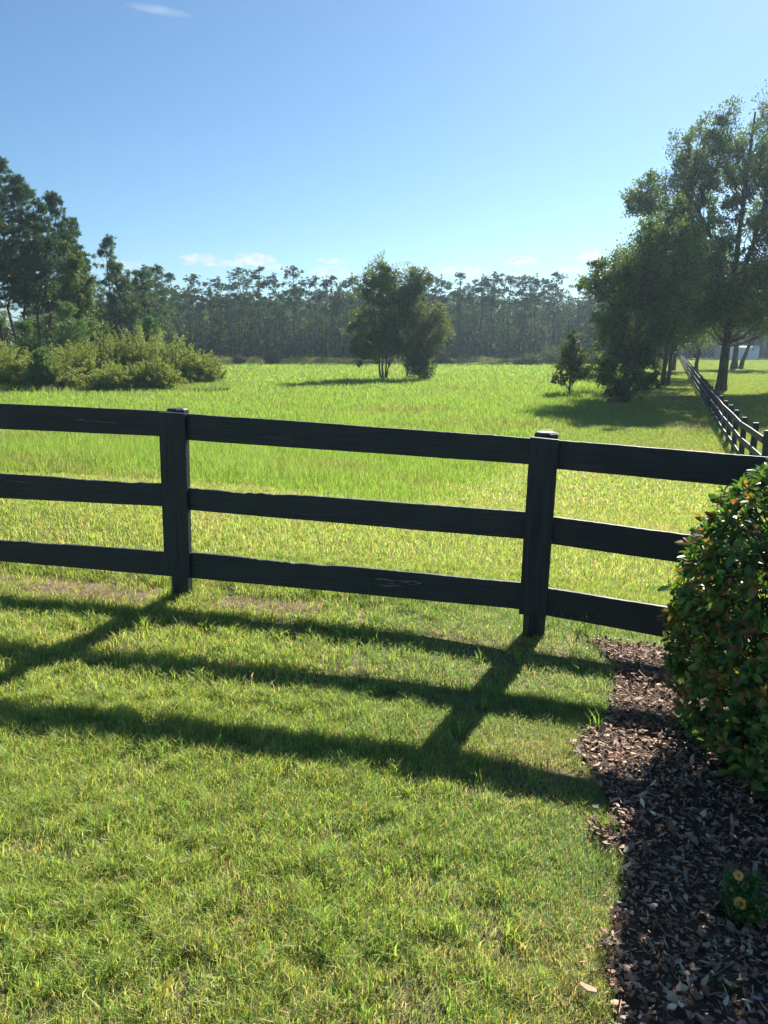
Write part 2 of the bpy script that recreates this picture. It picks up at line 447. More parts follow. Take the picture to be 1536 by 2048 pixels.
PG = ground(780, 829)
def meadow():
    mb = MB()
    def region(n, r0, r1, dens_pow, hs, w0):
        u = rng.random(n)
        if dens_pow == 2: r = r0 * (r1 / r0) ** u
        else: r = np.sqrt(r0 ** 2 + (r1 ** 2 - r0 ** 2) * u)
        t = (rng.random(n) * 2 - 1) * (.60 + 1.2 / r)
        x = r * t; y = r
        k = is_meadow(x, y); x, y, r = x[k], y[k], r[k]; n = len(x)
        a = fnoise(x, y, .12, 4); b = vnoise(x, y, 2.2, 6); c = fnoise(x, y, .45, 9)
        h = hs * (.45 + .7 * rng.random(n)) * (.55 + .5 * a + .45 * b)
        yb = np.interp(x / y, _bu, _br); h *= np.clip(.40 + (y - yb) * .30, .40, 1) * np.clip((-off_fence(x, y) - 3.0) / 5, .3, 1)
        w = w0 * r / 10.0 * (.6 + .8 * rng.random(n))
        lean = .10 + .65 * rng.random(n) ** 1.3
        t = tints(n, [(.25, .40, .075), (.33, .47, .09), (.17, .31, .06), (.38, .41, .15), (.22, .18, .11)], [.40, .28, .20, .09, .03], .12)
        patch = .5 * np.exp(-((x - PG[0]) / 3.2) ** 2 - ((y - PG[1]) / 1.6) ** 2)
        h = h * (1 - .6 * patch)
        dry = (rng.random(n) < np.clip((c - .56) * 2.2, 0, .45) + patch)[:, None]
        t = np.where(dry, tints(n, [(.30, .29, .12), (.22, .16, .09)], [.7, .3], .12), t)
        blades(mb, x, y, h, w, lean, t)
    region(330000, 8.0, 22.0, 1, .29, .0062)
    region(330000, 20.0, 60.0, 2, .36, .0075)
    region(170000, 55.0, 131.0, 2, .42, .0095)
    tag(mb.build('meadow_grass', M_meadow), 'tall bright green meadow grass filling the field beyond the fence', 'meadow', kind='stuff')
    # mown ground right of / beside the long fence
    mb = MB()
    n = 300000
    r = 20 * (185 / 20) ** rng.random(n); t = .22 + .42 * rng.random(n)
    x = r * t; y = r
    k = (~is_meadow(x, y)) & (off_fence(x, y) > -8)
    x, y, r = x[k], y[k], r[k]; n = len(x)
    of = off_fence(x, y)
    worn = np.clip((fnoise(x, y, .35, 2) - .5) * 5, 0, 1) * (of > -3.6) * (of < -.2)
    worn = np.maximum(worn, np.exp(-((of - 1.8) / 1.0) ** 2) * (y < 30) * .8)
    k = rng.random(n) > worn * .75; x, y, r, worn = x[k], y[k], r[k], worn[k]; n = len(x)
    t = tints(n, [(.26, .36, .09), (.32, .39, .10), (.17, .28, .07), (.34, .32, .16)], [.4, .3, .2, .1], .12)
    t = np.where((rng.random(n) < worn * .7)[:, None], tints(n, [(.33, .28, .15), (.26, .19, .12)], None, .12), t)
    blades(mb, x, y, .09 + .06 * rng.random(n), .0075 * r / 10, .2 + .6 * rng.random(n), t)
    tag(mb.build('mown_field_grass', M_meadow), 'mown pale green grass on both sides of the long receding fence', 'grass', kind='stuff')
meadow()

# ------------------------------------------------------------------ near fence
def plane_pt(px, py, off):
    """point on the vertical plane of the near fence, off metres towards the camera"""
    d = ray(px, py); q = P1 - bn * off
    t = (q @ bn) / (d[:2] @ bn)
    return np.array([0, 0, H]) + d * t

def board(mb, c, thick, seg=26, wob=.0018, top_wob=.0025, seed=0, ragged=(0, 0)):
    """board from 4 front-face corners (tl, tr, br, bl) extruded away from the camera"""
    tl, tr, br, bl = [np.asarray(q, float) for q in c]
    t = np.linspace(0, 1, seg + 1)[:, None]
    r = np.random.default_rng(seed)
    def wv(a, k=1.0):
        ph = r.random(4) * 6.28
        return a * (np.sin(t * 5 + ph[0]) * .5 + np.sin(t * 13 + ph[1]) * .3 + np.sin(t * 31 * k + ph[2]) * .2)
    T = tl + (tr - tl) * t; B = bl + (br - bl) * t
    up = norm(((tl - bl) + (tr - br)))
    jag = np.zeros_like(t)
    if ragged[1] > ragged[0]:
        m_ = ((t > ragged[0]) & (t < ragged[1])).astype(float)
        jag = m_ * (.004 + .011 * r.random(t.shape)) * np.sin(np.clip((t - ragged[0]) / (ragged[1] - ragged[0]), 0, 1) * PI)
    T = T + up * (wv(top_wob) - jag + .0006 * r.normal(size=t.shape)); B = B + up * (wv(wob) + .0004 * r.normal(size=t.shape))
    n3 = np.array([bn[0], bn[1], 0]); cup = wv(.002)
    T = T + n3 * cup; B = B + n3 * cup
    bev = .003
    ft = T - up * bev; fb = B + up * bev
    ring = [ft, T + n3 * bev, T + n3 * (thick - bev), ft + n3 * thick, fb + n3 * thick, B + n3 * (thick - bev), B + n3 * bev, fb]
    v = np.stack(ring, 1).reshape(-1, 3)
    k = len(ring); i = np.arange(seg)[:, None] * k; j = np.arange(k)[None]; j2 = (j + 1) % k
    f = np.stack([i + j, i + j2, i + k + j2, i + k + j], -1).reshape(-1, 4)
    mb.add(v, [f, np.arange(k)[None, ::-1], (np.arange(k) + seg * k)[None]])

def near_fence():
    root = empty('board_fence', (P1[0], P1[1], 0), label='black three-rail board fence crossing the lawn in front of the meadow', cat='fence')
    base = np.array([P1[0], P1[1], 0.0])
    ang = math.atan2(bd[1], bd[0])
    def place(mb, name, mat=M_paint):
        # local frame along the fence so the wood grain runs with it
        c, s = math.cos(-ang), math.sin(-ang)
        for k in range(len(mb.v)):
            q = mb.v[k] - base.astype(np.float32)
            mb.v[k] = np.stack([q[:, 0] * c - q[:, 1] * s, q[:, 0] * s + q[:, 1] * c, q[:, 2]], -1).astype(np.float32)
        return mb.build(name, mat, root)
    root.rotation_euler = (0, 0, ang)
    R = .026   # rail thickness
    rails = [
        ((-420, 786), (345, 824), (345, 874), (-420, 838), (.3, .5)),
        ((345, 826), (1088, 878), (1088, 931), (345, 878), (0, 0)),
        ((1088, 878), (1960, 950), (1960, 1020), (1088, 936), (0, 0)),
        ((-420, 926), (350, 967), (350, 1014), (-420, 975), (.72, .99)),
        ((350, 973), (1077, 1026), (1077, 1081), (350, 1018), (.02, .4)),
        ((1077, 1031), (1900, 1137), (1900, 1205), (1077, 1084), (0, 0)),
        ((-420, 1046), (355, 1106), (355, 1154), (-420, 1086), (.5, .8)),
        ((355, 1103), (1066, 1168), (1066, 1221), (355, 1154), (.2, .5)),
        ((1066, 1172), (1850, 1300), (1850, 1372), (1066, 1226), (0, 0)),
    ]
    for i, (a, b, c, d, rg) in enumerate(rails):
        mb = MB()
        q = [plane_pt(*p, .09) for p in (a, b, c, d)]
        # keep the butt joints 3 mm apart
        e = norm(q[1] - q[0]) * .0015
        q = [q[0] + e, q[1] - e, q[2] - e, q[3] + e]
        board(mb, q, R, 90, seed=i + 3, ragged=rg)
        place(mb, 'rail')
    # face boards over the joints
    for (tl, tr, br, bl, sd) in (((316, 824), (369, 827), (379, 1156), (329, 1151), 31), ((1060, 874), (1118, 880), (1092, 1234), (1037, 1228), 32)):
        q = [plane_pt(*p, .117) for p in (tl, tr, br, bl)]
        mb = MB()
        # vertical board: run along its height
        board_v(mb, q, .0255, sd)
        place(mb, 'face_board', M_paint_up)
    # posts (octagonal, slightly leaning)
    for k, (lb, lt, zt) in enumerate((((364, 1200), (355, 818), 0), ((1066, 1276), (1093, 866), 0))):
        b = plane_pt(*lb, 0); t = plane_pt(*lt, 0)
        b[2] = -.12
        mb = MB(); post(mb, b, t, .072)
        place(mb, 'post', M_paint_up)
    for L_ in (-2.42, 4.75):
        q = P1 + bd * L_; mb = MB(); post(mb, np.array([*q, -.2]), np.array([*q, 1.24]), .072)
        place(mb, 'post', M_paint_up)
    # bare wood showing through the paint of the lower rail and the left top rail
    bw = noise_mat('bare_wood', (.16, .12, .10), (.34, .27, .23), (8, 40, 40), .85, .3, 10)
    for (x0, y0, x1, y1, w) in ((748, 1157, 790, 1162, 1.3), (788, 1161, 826, 1163, 1.4), (818, 1161, 843, 1167, 1.2), (752, 1170, 806, 1173, 1.2), (800, 1165, 836, 1170, 1.0), (772, 1166, 792, 1168, .9),
                                (145, 839, 182, 842, .7), (180, 842, 235, 846, .6), (8, 961, 70, 966, .6)):
        mb = MB(); m = 14; t = np.linspace(0, 1, m)
        ys = y0 + (y1 - y0) * t + .8 * np.sin(t * 9 + x0); xs = x0 + (x1 - x0) * t
        wd = w * np.sin(t * PI) ** .5 * (.5 + rng.random(m)) * .7
        up_ = np.array([plane_pt(a, b - c, .0945) for a, b, c in zip(xs, ys, wd)]); lo = np.array([plane_pt(a, b + c, .0945) for a, b, c in zip(xs, ys, wd)])
        v = np.concatenate([up_, lo]); i = np.arange(m - 1)
        n3 = np.array([bn[0], bn[1], 0]) * .008
        v = np.concatenate([v, v + n3])
        f = np.stack([i, i + 1, i + m + 1, i + m], -1); o = 2 * m
        f2 = np.stack([i, i + o, i + o + 1, i + 1], -1); f3 = np.stack([i + m, i + m + 1, i + m + 1 + o, i + m + o], -1)
        mb.add(v, [f[:, ::-1], f2[:, ::-1], f3[:, ::-1]])
        place(mb, 'bare_wood_scratch', bw)
    # nail heads
    for px, py, of in ((1079, 905, .117), (1083, 892, .117), (1073, 1050, .117), (1062, 1190, .117), (345, 850, .117), (350, 990, .117), (358, 1125, .117)):
        q = plane_pt(px, py, of + .0032); mb = MB()
        th = np.arange(8) / 8 * 2 * PI
        r_ = .0045
        c3 = np.array([bd[0], bd[1], 0]); up = np.array([0, 0, 1.0]); n3 = np.array([bn[0], bn[1], 0])
        a = q + r_ * (np.cos(th)[:, None] * c3 + np.sin(th)[:, None] * up)
        mb.add(np.concatenate([a, a + n3 * .003]), [np.arange(8)[None], np.stack([np.arange(8), np.arange(8) + 8, (np.arange(8) + 1) % 8 + 8, (np.arange(8) + 1) % 8], -1)])
        place(mb, 'nail_head')

def board_v(mb, q, thick, sd):
    tl, tr, br, bl = q
    m = 40; t = np.linspace(0, 1, m + 1)[:, None]
    r = np.random.default_rng(sd)
    L_ = tl + (bl - tl) * t; R_ = tr + (br - tr) * t
    n3 = np.array([bn[0], bn[1], 0]); e = norm(tr - tl)
    L_ = L_ + e * .0005 * r.normal(size=t.shape); R_ = R_ + e * .0005 * r.normal(size=t.shape)
    b = .003
    ring = [L_ + e * b, R_ - e * b, R_ + n3 * b, R_ + n3 * (thick - b), R_ - e * b + n3 * thick, L_ + e * b + n3 * thick, L_ + n3 * (thick - b), L_ + n3 * b]
    v = np.stack(ring, 1).reshape(-1, 3)
    k = 8; i = np.arange(m)[:, None] * k; j = np.arange(k)[None]; j2 = (j + 1) % k
    f = np.stack([i + j, i + k + j, i + k + j2, i + j2], -1).reshape(-1, 4)
    mb.add(v, [f, np.arange(k)[None], (np.arange(k) + m * k)[None, ::-1]])

def post(mb, b, t, r):
    m = 14; tt = np.linspace(0, 1, m + 1)
    pts = b + (t - b) * tt[:, None]
    rad = np.full(m + 1, r); rad[-1] = r - .008
    pts = np.concatenate([pts, pts[-1:] + np.array([[0, 0, .006]])]); pts[-2, 2] -= .004
    rad = np.concatenate([rad[:-1], [r, r - .014]])
    n = 8
    th = (np.arange(n) + .5) / n * 2 * PI + math.atan2(bd[1], bd[0])
    v = pts[:, None] + rad[:, None, None] * np.stack([np.cos(th), np.sin(th), 0 * th], -1)[None] * (1 + .02 * rng.normal(size=(1, n, 1)))
    k = n; i = np.arange(len(pts) - 1)[:, None] * k; j = np.arange(k)[None]; j2 = (j + 1) % k
    f = np.stack([i + j, i + j2, i + k + j2, i + k + j], -1).reshape(-1, 4)
    mb.add(v.reshape(-1, 3), [f, (np.arange(k) + (len(pts) - 1) * k)[None]])
near_fence()

# ------------------------------------------------------------------ generic far fence
def boxpts(mb, a, b, w, h, n2):
    """beam from a to b (centre line), width w along n2 (horizontal normal), height h"""
    n3 = np.array([n2[0], n2[1], 0]) * w / 2; u = np.array([0, 0, h / 2])
    v = [a - n3 - u, a + n3 - u, a + n3 + u, a - n3 + u, b - n3 - u, b + n3 - u, b + n3 + u, b - n3 + u]
    mb.add(v, np.array([[0, 1, 2, 3], [7, 6, 5, 4], [0, 4, 5, 1], [1, 5, 6, 2], [2, 6, 7, 3], [3, 7, 4, 0]]))
def far_fence(label, start, end, sp_, hgt, name='board_fence', rail_span=2, face=True, side=-1, base_side=0):
    d = end - start; Ln = np.linalg.norm(d); d = d / Ln; n2 = np.array([d[1], -d[0]]) * side
    root = empty(name, (start[0], start[1], float(terr(*start))), label=label, cat='fence')
    o3 = np.array([start[0], start[1], float(terr(*start))])
    n = int(Ln / sp_)
    P = [start + d * sp_ * i for i in range(n + 1)]
    zs = [float(terr(*p)) + .02 * math.sin(i * 2.3) for i, p in enumerate(P)]
    for i, p in enumerate(P):
        mb = MB()
        a = np.array([*p, zs[i] - .15]) - o3; b = np.array([*p, zs[i] + hgt]) - o3
        lean = np.array([.015 * math.sin(i * 1.7), .015 * math.cos(i * 2.9), 0])
        # square timber post with a slightly narrower top
        for (q0, q1, r) in ((a, b + lean, .066),):
            hs = [np.array([d[0], d[1], 0]) * r, np.array([n2[0], n2[1], 0]) * r]
            pts = []
            for q, k in ((q0, 1), (q1 - np.array([0, 0, .015]), 1), (q1, .8)):
                pts += [q - hs[0] * k - hs[1] * k, q + hs[0] * k - hs[1] * k, q + hs[0] * k + hs[1] * k, q - hs[0] * k + hs[1] * k]
            f = []
            for k in (0, 4):
                for j in range(4): f.append([k + j, k + (j + 1) % 4, k + 4 + (j + 1) % 4, k + 4 + j])
            f.append([8, 9, 10, 11])
            mb.add(pts, np.array(f))
        mb.build('post', M_paint, root)
    for i in range(0, n, rail_span):
        j = min(n, i + rail_span)
        for hz in (.30, .68, 1.06):
            mb = MB()
            for k in range(i, j):
                a = np.array([*(P[k] + n2 * .082), zs[k] + hz]) - o3; b = np.array([*(P[k + 1] + n2 * .082), zs[k + 1] + hz]) - o3
                e = (b - a) * (.0015 if k == i else 0)
                boxpts(mb, a + e, b, .026, .145, n2)
            mb.build('rail', M_paint, root)
    return root

corner = FB + FD * ((15.4 - FB[1]) / FD[1])
far_end = FB + FD * ((168 - FB[1]) / FD[1])
far_fence('black three-rail board fence running away beside the large oak into the distance', corner, far_end, 2.6, 1.25, rail_span=2)
far_fence('short black board fence turning off to the side at the near corner', corner + np.array([.16, .05]), corner + np.array([9, 1.6]), 2.4, 1.22)
fx0 = np.array([far_end[0] + .4, 186.0]); 
far_fence('far black board fence standing before the woods beside the white shed', fx0, fx0 + np.array([62, 3.0]), 3.0, 1.3, rail_span=1)

# ------------------------------------------------------------------ shed
def shed():
    x0, x1 = col_at(1443, 176), col_at(1517, 176); Y = 176.0
    z = float(terr(60, Y)); w = x1 - x0
    root = empty('storage_shed', (x0 + w / 2, Y + 2, z), label='long low white metal storage shed behind the twin-trunk tree', cat='shed')
    wall = noise_mat('white_metal', (.78, .80, .82), (.85, .86, .87), (.4, .4, .4), .5, .05, 4)
    mb = MB(); hw, hd, hh = w / 2, 1.9, 2.7
    # ribbed wall sheets
    n = 60; xs = np.linspace(-hw, hw, n * 4 + 1); off = np.where((np.arange(len(xs)) % 4) < 2, 0, .035)
    for sgn in (-1, 1):
        v = np.concatenate([np.stack([xs, sgn * (hd + off), 0 * xs], -1), np.stack([xs, sgn * (hd + off), 0 * xs + hh], -1)])
        m = len(xs); i = np.arange(m - 1)
        f = np.stack([i, i + 1, i + m + 1, i + m], -1)
        mb.add(v, f if sgn < 0 else f[:, ::-1])
    for sgn in (-1, 1):
        mb.add([[sgn * hw, -hd, 0], [sgn * hw, hd, 0], [sgn * hw, hd, hh], [sgn * hw, 0, hh + .25], [sgn * hw, -hd, hh]], np.array([[0, 1, 2, 3, 4]] if sgn > 0 else [[4, 3, 2, 1, 0]]))
    mb.build('wall', wall, root)
    mb = MB()
    e = .12
    for sgn in (-1, 1):
        a = [[-hw - e, 0, hh + .27], [hw + e, 0, hh + .27], [hw + e, sgn * (hd + e), hh], [-hw - e, sgn * (hd + e), hh]]
        b = [[q[0], q[1], q[2] + .05] for q in a]
        mb.add(a + b, np.array([[0, 1, 2, 3], [7, 6, 5, 4], [3, 2, 6, 7], [0, 3, 7, 4], [1, 5, 6, 2]]))
    mb.build('roof', noise_mat('shed_roof', (.45, .47, .48), (.55, .57, .58), (1, 1, 1), .5, .05, 4), root)
    for k, xx in enumerate((-hw + .08, hw - .08)):
        mb = MB(); boxpts(mb, np.array([xx, -hd - .05, 0]), np.array([xx, -hd - .05, hh]) , .12, .0001, (1, 0)) if False else None
    mb = MB(); xx = .8
    mb.add([[xx, -hd - .06, .05], [xx + 1, -hd - .06, .05], [xx + 1, -hd - .06, 2.1], [xx, -hd - .06, 2.1], [xx, -hd + .05, .05], [xx + 1, -hd + .05, .05], [xx + 1, -hd + .05, 2.1], [xx, -hd + .05, 2.1]],
           np.array([[0, 1, 2, 3], [1, 5, 6, 2], [4, 0, 3, 7], [3, 2, 6, 7]]))
    mb.build('door', noise_mat('shed_door', (.56, .60, .62), (.62, .65, .67), (1, 1, 1), .5, .05, 4), root)
shed()

# ------------------------------------------------------------------ trees
def curve_pts(a, b, n, sag=0.0, wig=.0):
    t = np.linspace(0, 1, n)[:, None]
    p = a + (b - a) * t
    p = p + np.array([0, 0, 1.0]) * (sag * np.sin(t * PI))
    if wig:
        w = rng.normal(size=(n, 3)) * wig; w[0] = 0; w[-1] = 0
        p = p + w
    return p

def trunk_line(h, lean=(0, 0), n=9, wig=.06, base=(0, 0)):
    t = np.linspace(0, 1, n)[:, None]
    p = np.concatenate([np.array([[base[0], base[1]]]) + np.array([lean]) * t ** 1.2, t * h], 1)
    p[1:, :2] += rng.normal(size=(n - 1, 2)) * wig
    p[0, 2] = -.15
    return p

def broadleaf(name, X, Y, label, cat, stems, blobs, nclump, leaf, nleaf, pal, wt=None, crad=.24, r0=.25, mat=M_leaf, group=None, low=None, hollow=.45, limb=.35, sprays=7, branch_low=.3):
    """stems: trunk polylines in local metres; blobs: (cx, cy, cz, rx, ry, rz, weight) crown ellipsoids in local metres"""
    z = float(terr(X, Y))
    root = empty(name, (X, Y, z), label=label, cat=cat, group=group)
    tb = MB(); lb = MB()
    for i, s in enumerate(stems):
        s = np.asarray(s); rr = r0[i] if isinstance(r0, (list, tuple)) else r0
        t = np.linspace(0, 1, len(s)); rad = rr * (1 - .85 * t) ; rad[0] *= 1.35
        tube(tb, s, rad, 9, bump=.12)
    W = np.array([b[6] for b in blobs], float); W /= W.sum()
    ids = rng.choice(len(blobs), nclump, p=W)
    for q in ids:
        cx, cy, cz, rx, ry, rz, _ = blobs[q]
        d = norm(rng.normal(size=3)); rr = (hollow + (1 - hollow) * rng.random() ** .6) * .86
        c = np.array([cx, cy, cz]) + d * rr * np.array([rx, ry, rz])
        if c[2] < .3: c[2] = .3 + .3 * rng.random()
        R = crad * (rx + ry + rz) / 3 * (.6 + .8 * rng.random())
        # limb from the nearest stem
        s = min(stems, key=lambda q: np.min(np.linalg.norm(np.asarray(q) - c, axis=1)) * rng.uniform(.8, 1.25))
        s = np.asarray(s)
        hd = np.linalg.norm(c[:2] - np.array([cx, cy]))
        zt = np.clip(c[2] - (.6 + .6 * rng.random()) * hd - .4, s[0, 2] + branch_low * s[-1, 2] * .6, s[-1, 2] * .97)
        k = np.searchsorted(s[:, 2], zt); k = min(max(k, 1), len(s) - 1)
        f = (zt - s[k - 1, 2]) / max(1e-6, s[k, 2] - s[k - 1, 2])
        a = s[k - 1] + (s[k] - s[k - 1]) * np.clip(f, 0, 1)
        Lb = np.linalg.norm(c - a)
        lp = curve_pts(a, c, 6, sag=.06 * Lb, wig=.03 * Lb)
        rr0 = (r0[0] if isinstance(r0, (list, tuple)) else r0)
        tube(tb, lp, np.linspace(min(rr0 * limb, .015 + .009 * Lb), .012, 6), 5)
        # twigs
        m = sprays
        dd = norm(rng.normal(size=(m, 3)) + norm(c - a) * .6 + np.array([0, 0, .35]))
        ends = c + dd * R * (.8 + .7 * rng.random((m, 1)))
        for e in ends:
            tube(tb, curve_pts(lp[-2] + (lp[-1] - lp[-2]) * rng.random(), e, 4, wig=.03 * R), np.linspace(.014, .006, 4), 3)
        nl = int(nleaf * (.7 + .6 * rng.random()))
        u = rng.integers(m, size=nl); tt = rng.random((nl, 1)) ** .7
        pos = c + (ends[u] - c) * (.25 + .85 * tt) + rng.normal(size=(nl, 3)) * R * (.30 - .12 * tt)
        base_t = tints(nl, pal, wt, .12) * (1 + .10 * rng.normal())
        kites(lb, pos, leaf, np.clip(base_t, .005, 1), up=-.1)
    tb.build('trunk', M_bark, root, smooth=True)
    lb.build('crown', mat, root)
    return root

OAK = [(.08, .14, .05), (.11, .18, .055), (.06, .11, .045), (.16, .21, .065), (.15, .12, .055)]
OAKW = [.36, .28, .2, .12, .04]

def right_trees():
    # the large oak beyond the long fence
    X, Y = col_at(1441, 55), 55.0
    main = np.array([[0, 0, -.2], [.02, 0, .6], [.05, 0, 1.6], [.10, 0, 3.4], [.18, 0, 5.4], [.28, 0, 7.4], [.30, .1, 10], [.45, .1, 13], [.5, 0, 16], [.6, 0, 18.2]])
    l1 = np.array([[.36, 0, 6.6], [-.5, .2, 8.2], [-1.4, .3, 10.2], [-2.6, .2, 12.3], [-3.8, .1, 13.8]])
    l2 = np.array([[.38, 0, 7.0], [.9, -.3, 8.8], [1.3, -.5, 11], [2.1, -.4, 13.3], [2.8, -.2, 15.5]])
    l3 = np.array([[.3, 0, 6.4], [1.5, .4, 7.6], [3.2, .7, 8.6], [5.0, .6, 9.3]])
    l4 = np.array([[.3, 0, 6.0], [-1.2, -.4, 7.4], [-2.8, -.8, 8.8], [-4.4, -.8, 10.2]])
    blobs = [(-1.6, .5, 12.4, 2.2, 2.0, 2.0, 1.3), (1.2, 0, 15.6, 4.4, 4.2, 3.1, 3.4), (-2.0, 0, 15.6, 2.6, 3.2, 2.3, 2.0), (-4.7, 0, 12.6, 2.7, 3.4, 2.2, 2.4), (-2.0, -1.5, 9.6, 2.2, 2, 2.2, 1.0), (-2.6, -1, 6.4, 3.2, 2.5, 2.8, 3.0), (4.4, 0, 11.8, 4.2, 4.5, 3.4, 3.0), (5.5, 0, 7.2, 4.2, 4.0, 4.0, 4.0),
             (-4.6, 0, 8.0, 3.6, 3.6, 2.8, 2.6), (.8, -1, 6.0, 3.8, 3.6, 2.6, 3.0), (.4, -2.0, 9.4, 2.4, 1.5, 2.6, .6), (1.5, -1.2, 10.6, 3.0, 2.5, 2.4, .5)]
    broadleaf('oak_tree', X, Y, 'largest tree, tall spreading oak just beyond the long black fence', 'tree', [main, l1, l2, l3, l4], blobs, 430, .18, 290, OAK, OAKW, crad=.25, r0=[.40, .16, .16, .13, .13], hollow=.4)
    # dense tree leafed to the ground left of the track
    X, Y = col_at(1246, 43.5), 43.5
    st = [trunk_line(8.5, (.9, 0), base=(0, 0)), trunk_line(6, (-.8, .2), base=(.2, .1))]
    blobs = [(0, 0, 1.4, 2.0, 1.8, 1.7, 3.4), (.6, 0, 4.0, 2.7, 2.6, 2.2, 4.2), (1.2, 0, 6.8, 3.3, 2.6, 2.2, 4.4), (2.0, 0, 9.0, 2.4, 2.0, 1.7, 1.9), (-1.1, 0, 6.4, 1.9, 1.8, 1.8, 2.0)]
    broadleaf('leafy_tree', X, Y, 'dark dense tree with foliage reaching down to the grass beside the mown track', 'tree', st, blobs, 150, .15, 300, OAK, OAKW, crad=.27, r0=[.2, .13], hollow=.3, branch_low=.05)
    X, Y = col_at(1325, 62), 62.0
    blobs = [(-.3, 0, 5.6, 3.3, 3.0, 2.8, 3), (.4, 0, 9.0, 3.2, 3.0, 2.6, 3), (-2.5, 0, 8.2, 2.4, 2.4, 2.2, 1.6), (1.8, 0, 4.6, 2.4, 2.4, 1.8, 1.3)]
    broadleaf('leafy_tree', X, Y, 'dark green tree with a bare trunk, mid row left of the long fence', 'tree', [trunk_line(10.5, (.3, 0)), trunk_line(9, (.9, .3), base=(.35, 0))], blobs, 85, .16, 300, OAK, OAKW, crad=.30, r0=[.2, .16], hollow=.4)
    X, Y = col_at(1262, 84), 84.0
    blobs = [(0, 0, 6, 4.0, 3.6, 3.6, 3), (.5, 0, 10.2, 3.6, 3.2, 3.2, 3), (-2.0, 0, 3.4, 2.6, 2.4, 2.2, 1.4)]
    broadleaf('leafy_tree', X, Y, 'tree half hidden behind the dense dark tree left of the long fence', 'tree', [trunk_line(12, (.3, 0))], blobs, 70, .2, 240, OAK, OAKW, crad=.3, r0=.25, hollow=.4)
    X, Y = col_at(1346, 100), 100.0
    blobs = [(0, 0, 6.5, 3.6, 3.4, 3.0, 3), (0, 0, 10, 3.2, 3.2, 2.6, 2)]
    broadleaf('leafy_tree', X, Y, 'farthest tree of the row at the end of the mown track', 'tree', [trunk_line(11, (.3, 0))], blobs, 55, .22, 220, OAK, OAKW, crad=.3, r0=.25, hollow=.4)
    X, Y = col_at(1392, 78), 78.0
    blobs = [(0, 0, 5.6, 3.8, 3.4, 3.0, 3), (-.3, 0, 9.5, 3.6, 3.2, 3.2, 3)]
    broadleaf('leafy_tree', X, Y, 'tree behind the big oak on its left, crown meeting the oak foliage', 'tree', [trunk_line(11, (-.3, 0))], blobs, 70, .2, 240, OAK, OAKW, crad=.3, r0=.2, hollow=.35)
    # twin trunk tree before the shed
    X, Y = col_at(1467, 106), 106.0
    blobs = [(.8, 0, 7.5, 5.0, 4, 3.6, 3), (2.5, 0, 9.5, 5.0, 4, 4.0, 3), (-3, 0, 6.6, 3.5, 3, 2.6, 1.5), (6.5, 0, 6.5, 3.5, 3, 2.8, 1.5)]
    broadleaf('oak_tree', X, Y, 'tree with two forking trunks in front of the white shed', 'tree', [trunk_line(10, (.5, 0), wig=.03), trunk_line(9.5, (3.2, 0), base=(.9, 0), wig=.03)], blobs, 80, .24, 240, OAK, OAKW, crad=.26, r0=[.42, .28], hollow=.4, branch_low=.6)
    # sapling
    X, Y = col_at(1138, 50), 50.0
    blobs = [(0, 0, 1.6, 1.25, 1.1, .8, 3.2), (.1, 0, 2.6, .95, .8, .7, 2.2), (.1, 0, 3.5, .55, .5, .7, 1.2), (-.6, 0, 1.1, .7, .6, .45, .8), (.7, 0, 1.4, .7, .6, .5, .8)]
    broadleaf('sapling', X, Y, 'small slender sapling standing alone left of the dense dark tree', 'tree', [trunk_line(3.9, (.15, 0), wig=.02)], blobs, 80, .15, 70, [(.07, .115, .035), (.10, .14, .04), (.05, .085, .03), (.13, .11, .04)], [.4, .25, .25, .1], crad=.36, r0=.05, hollow=.2, sprays=5, branch_low=.12)

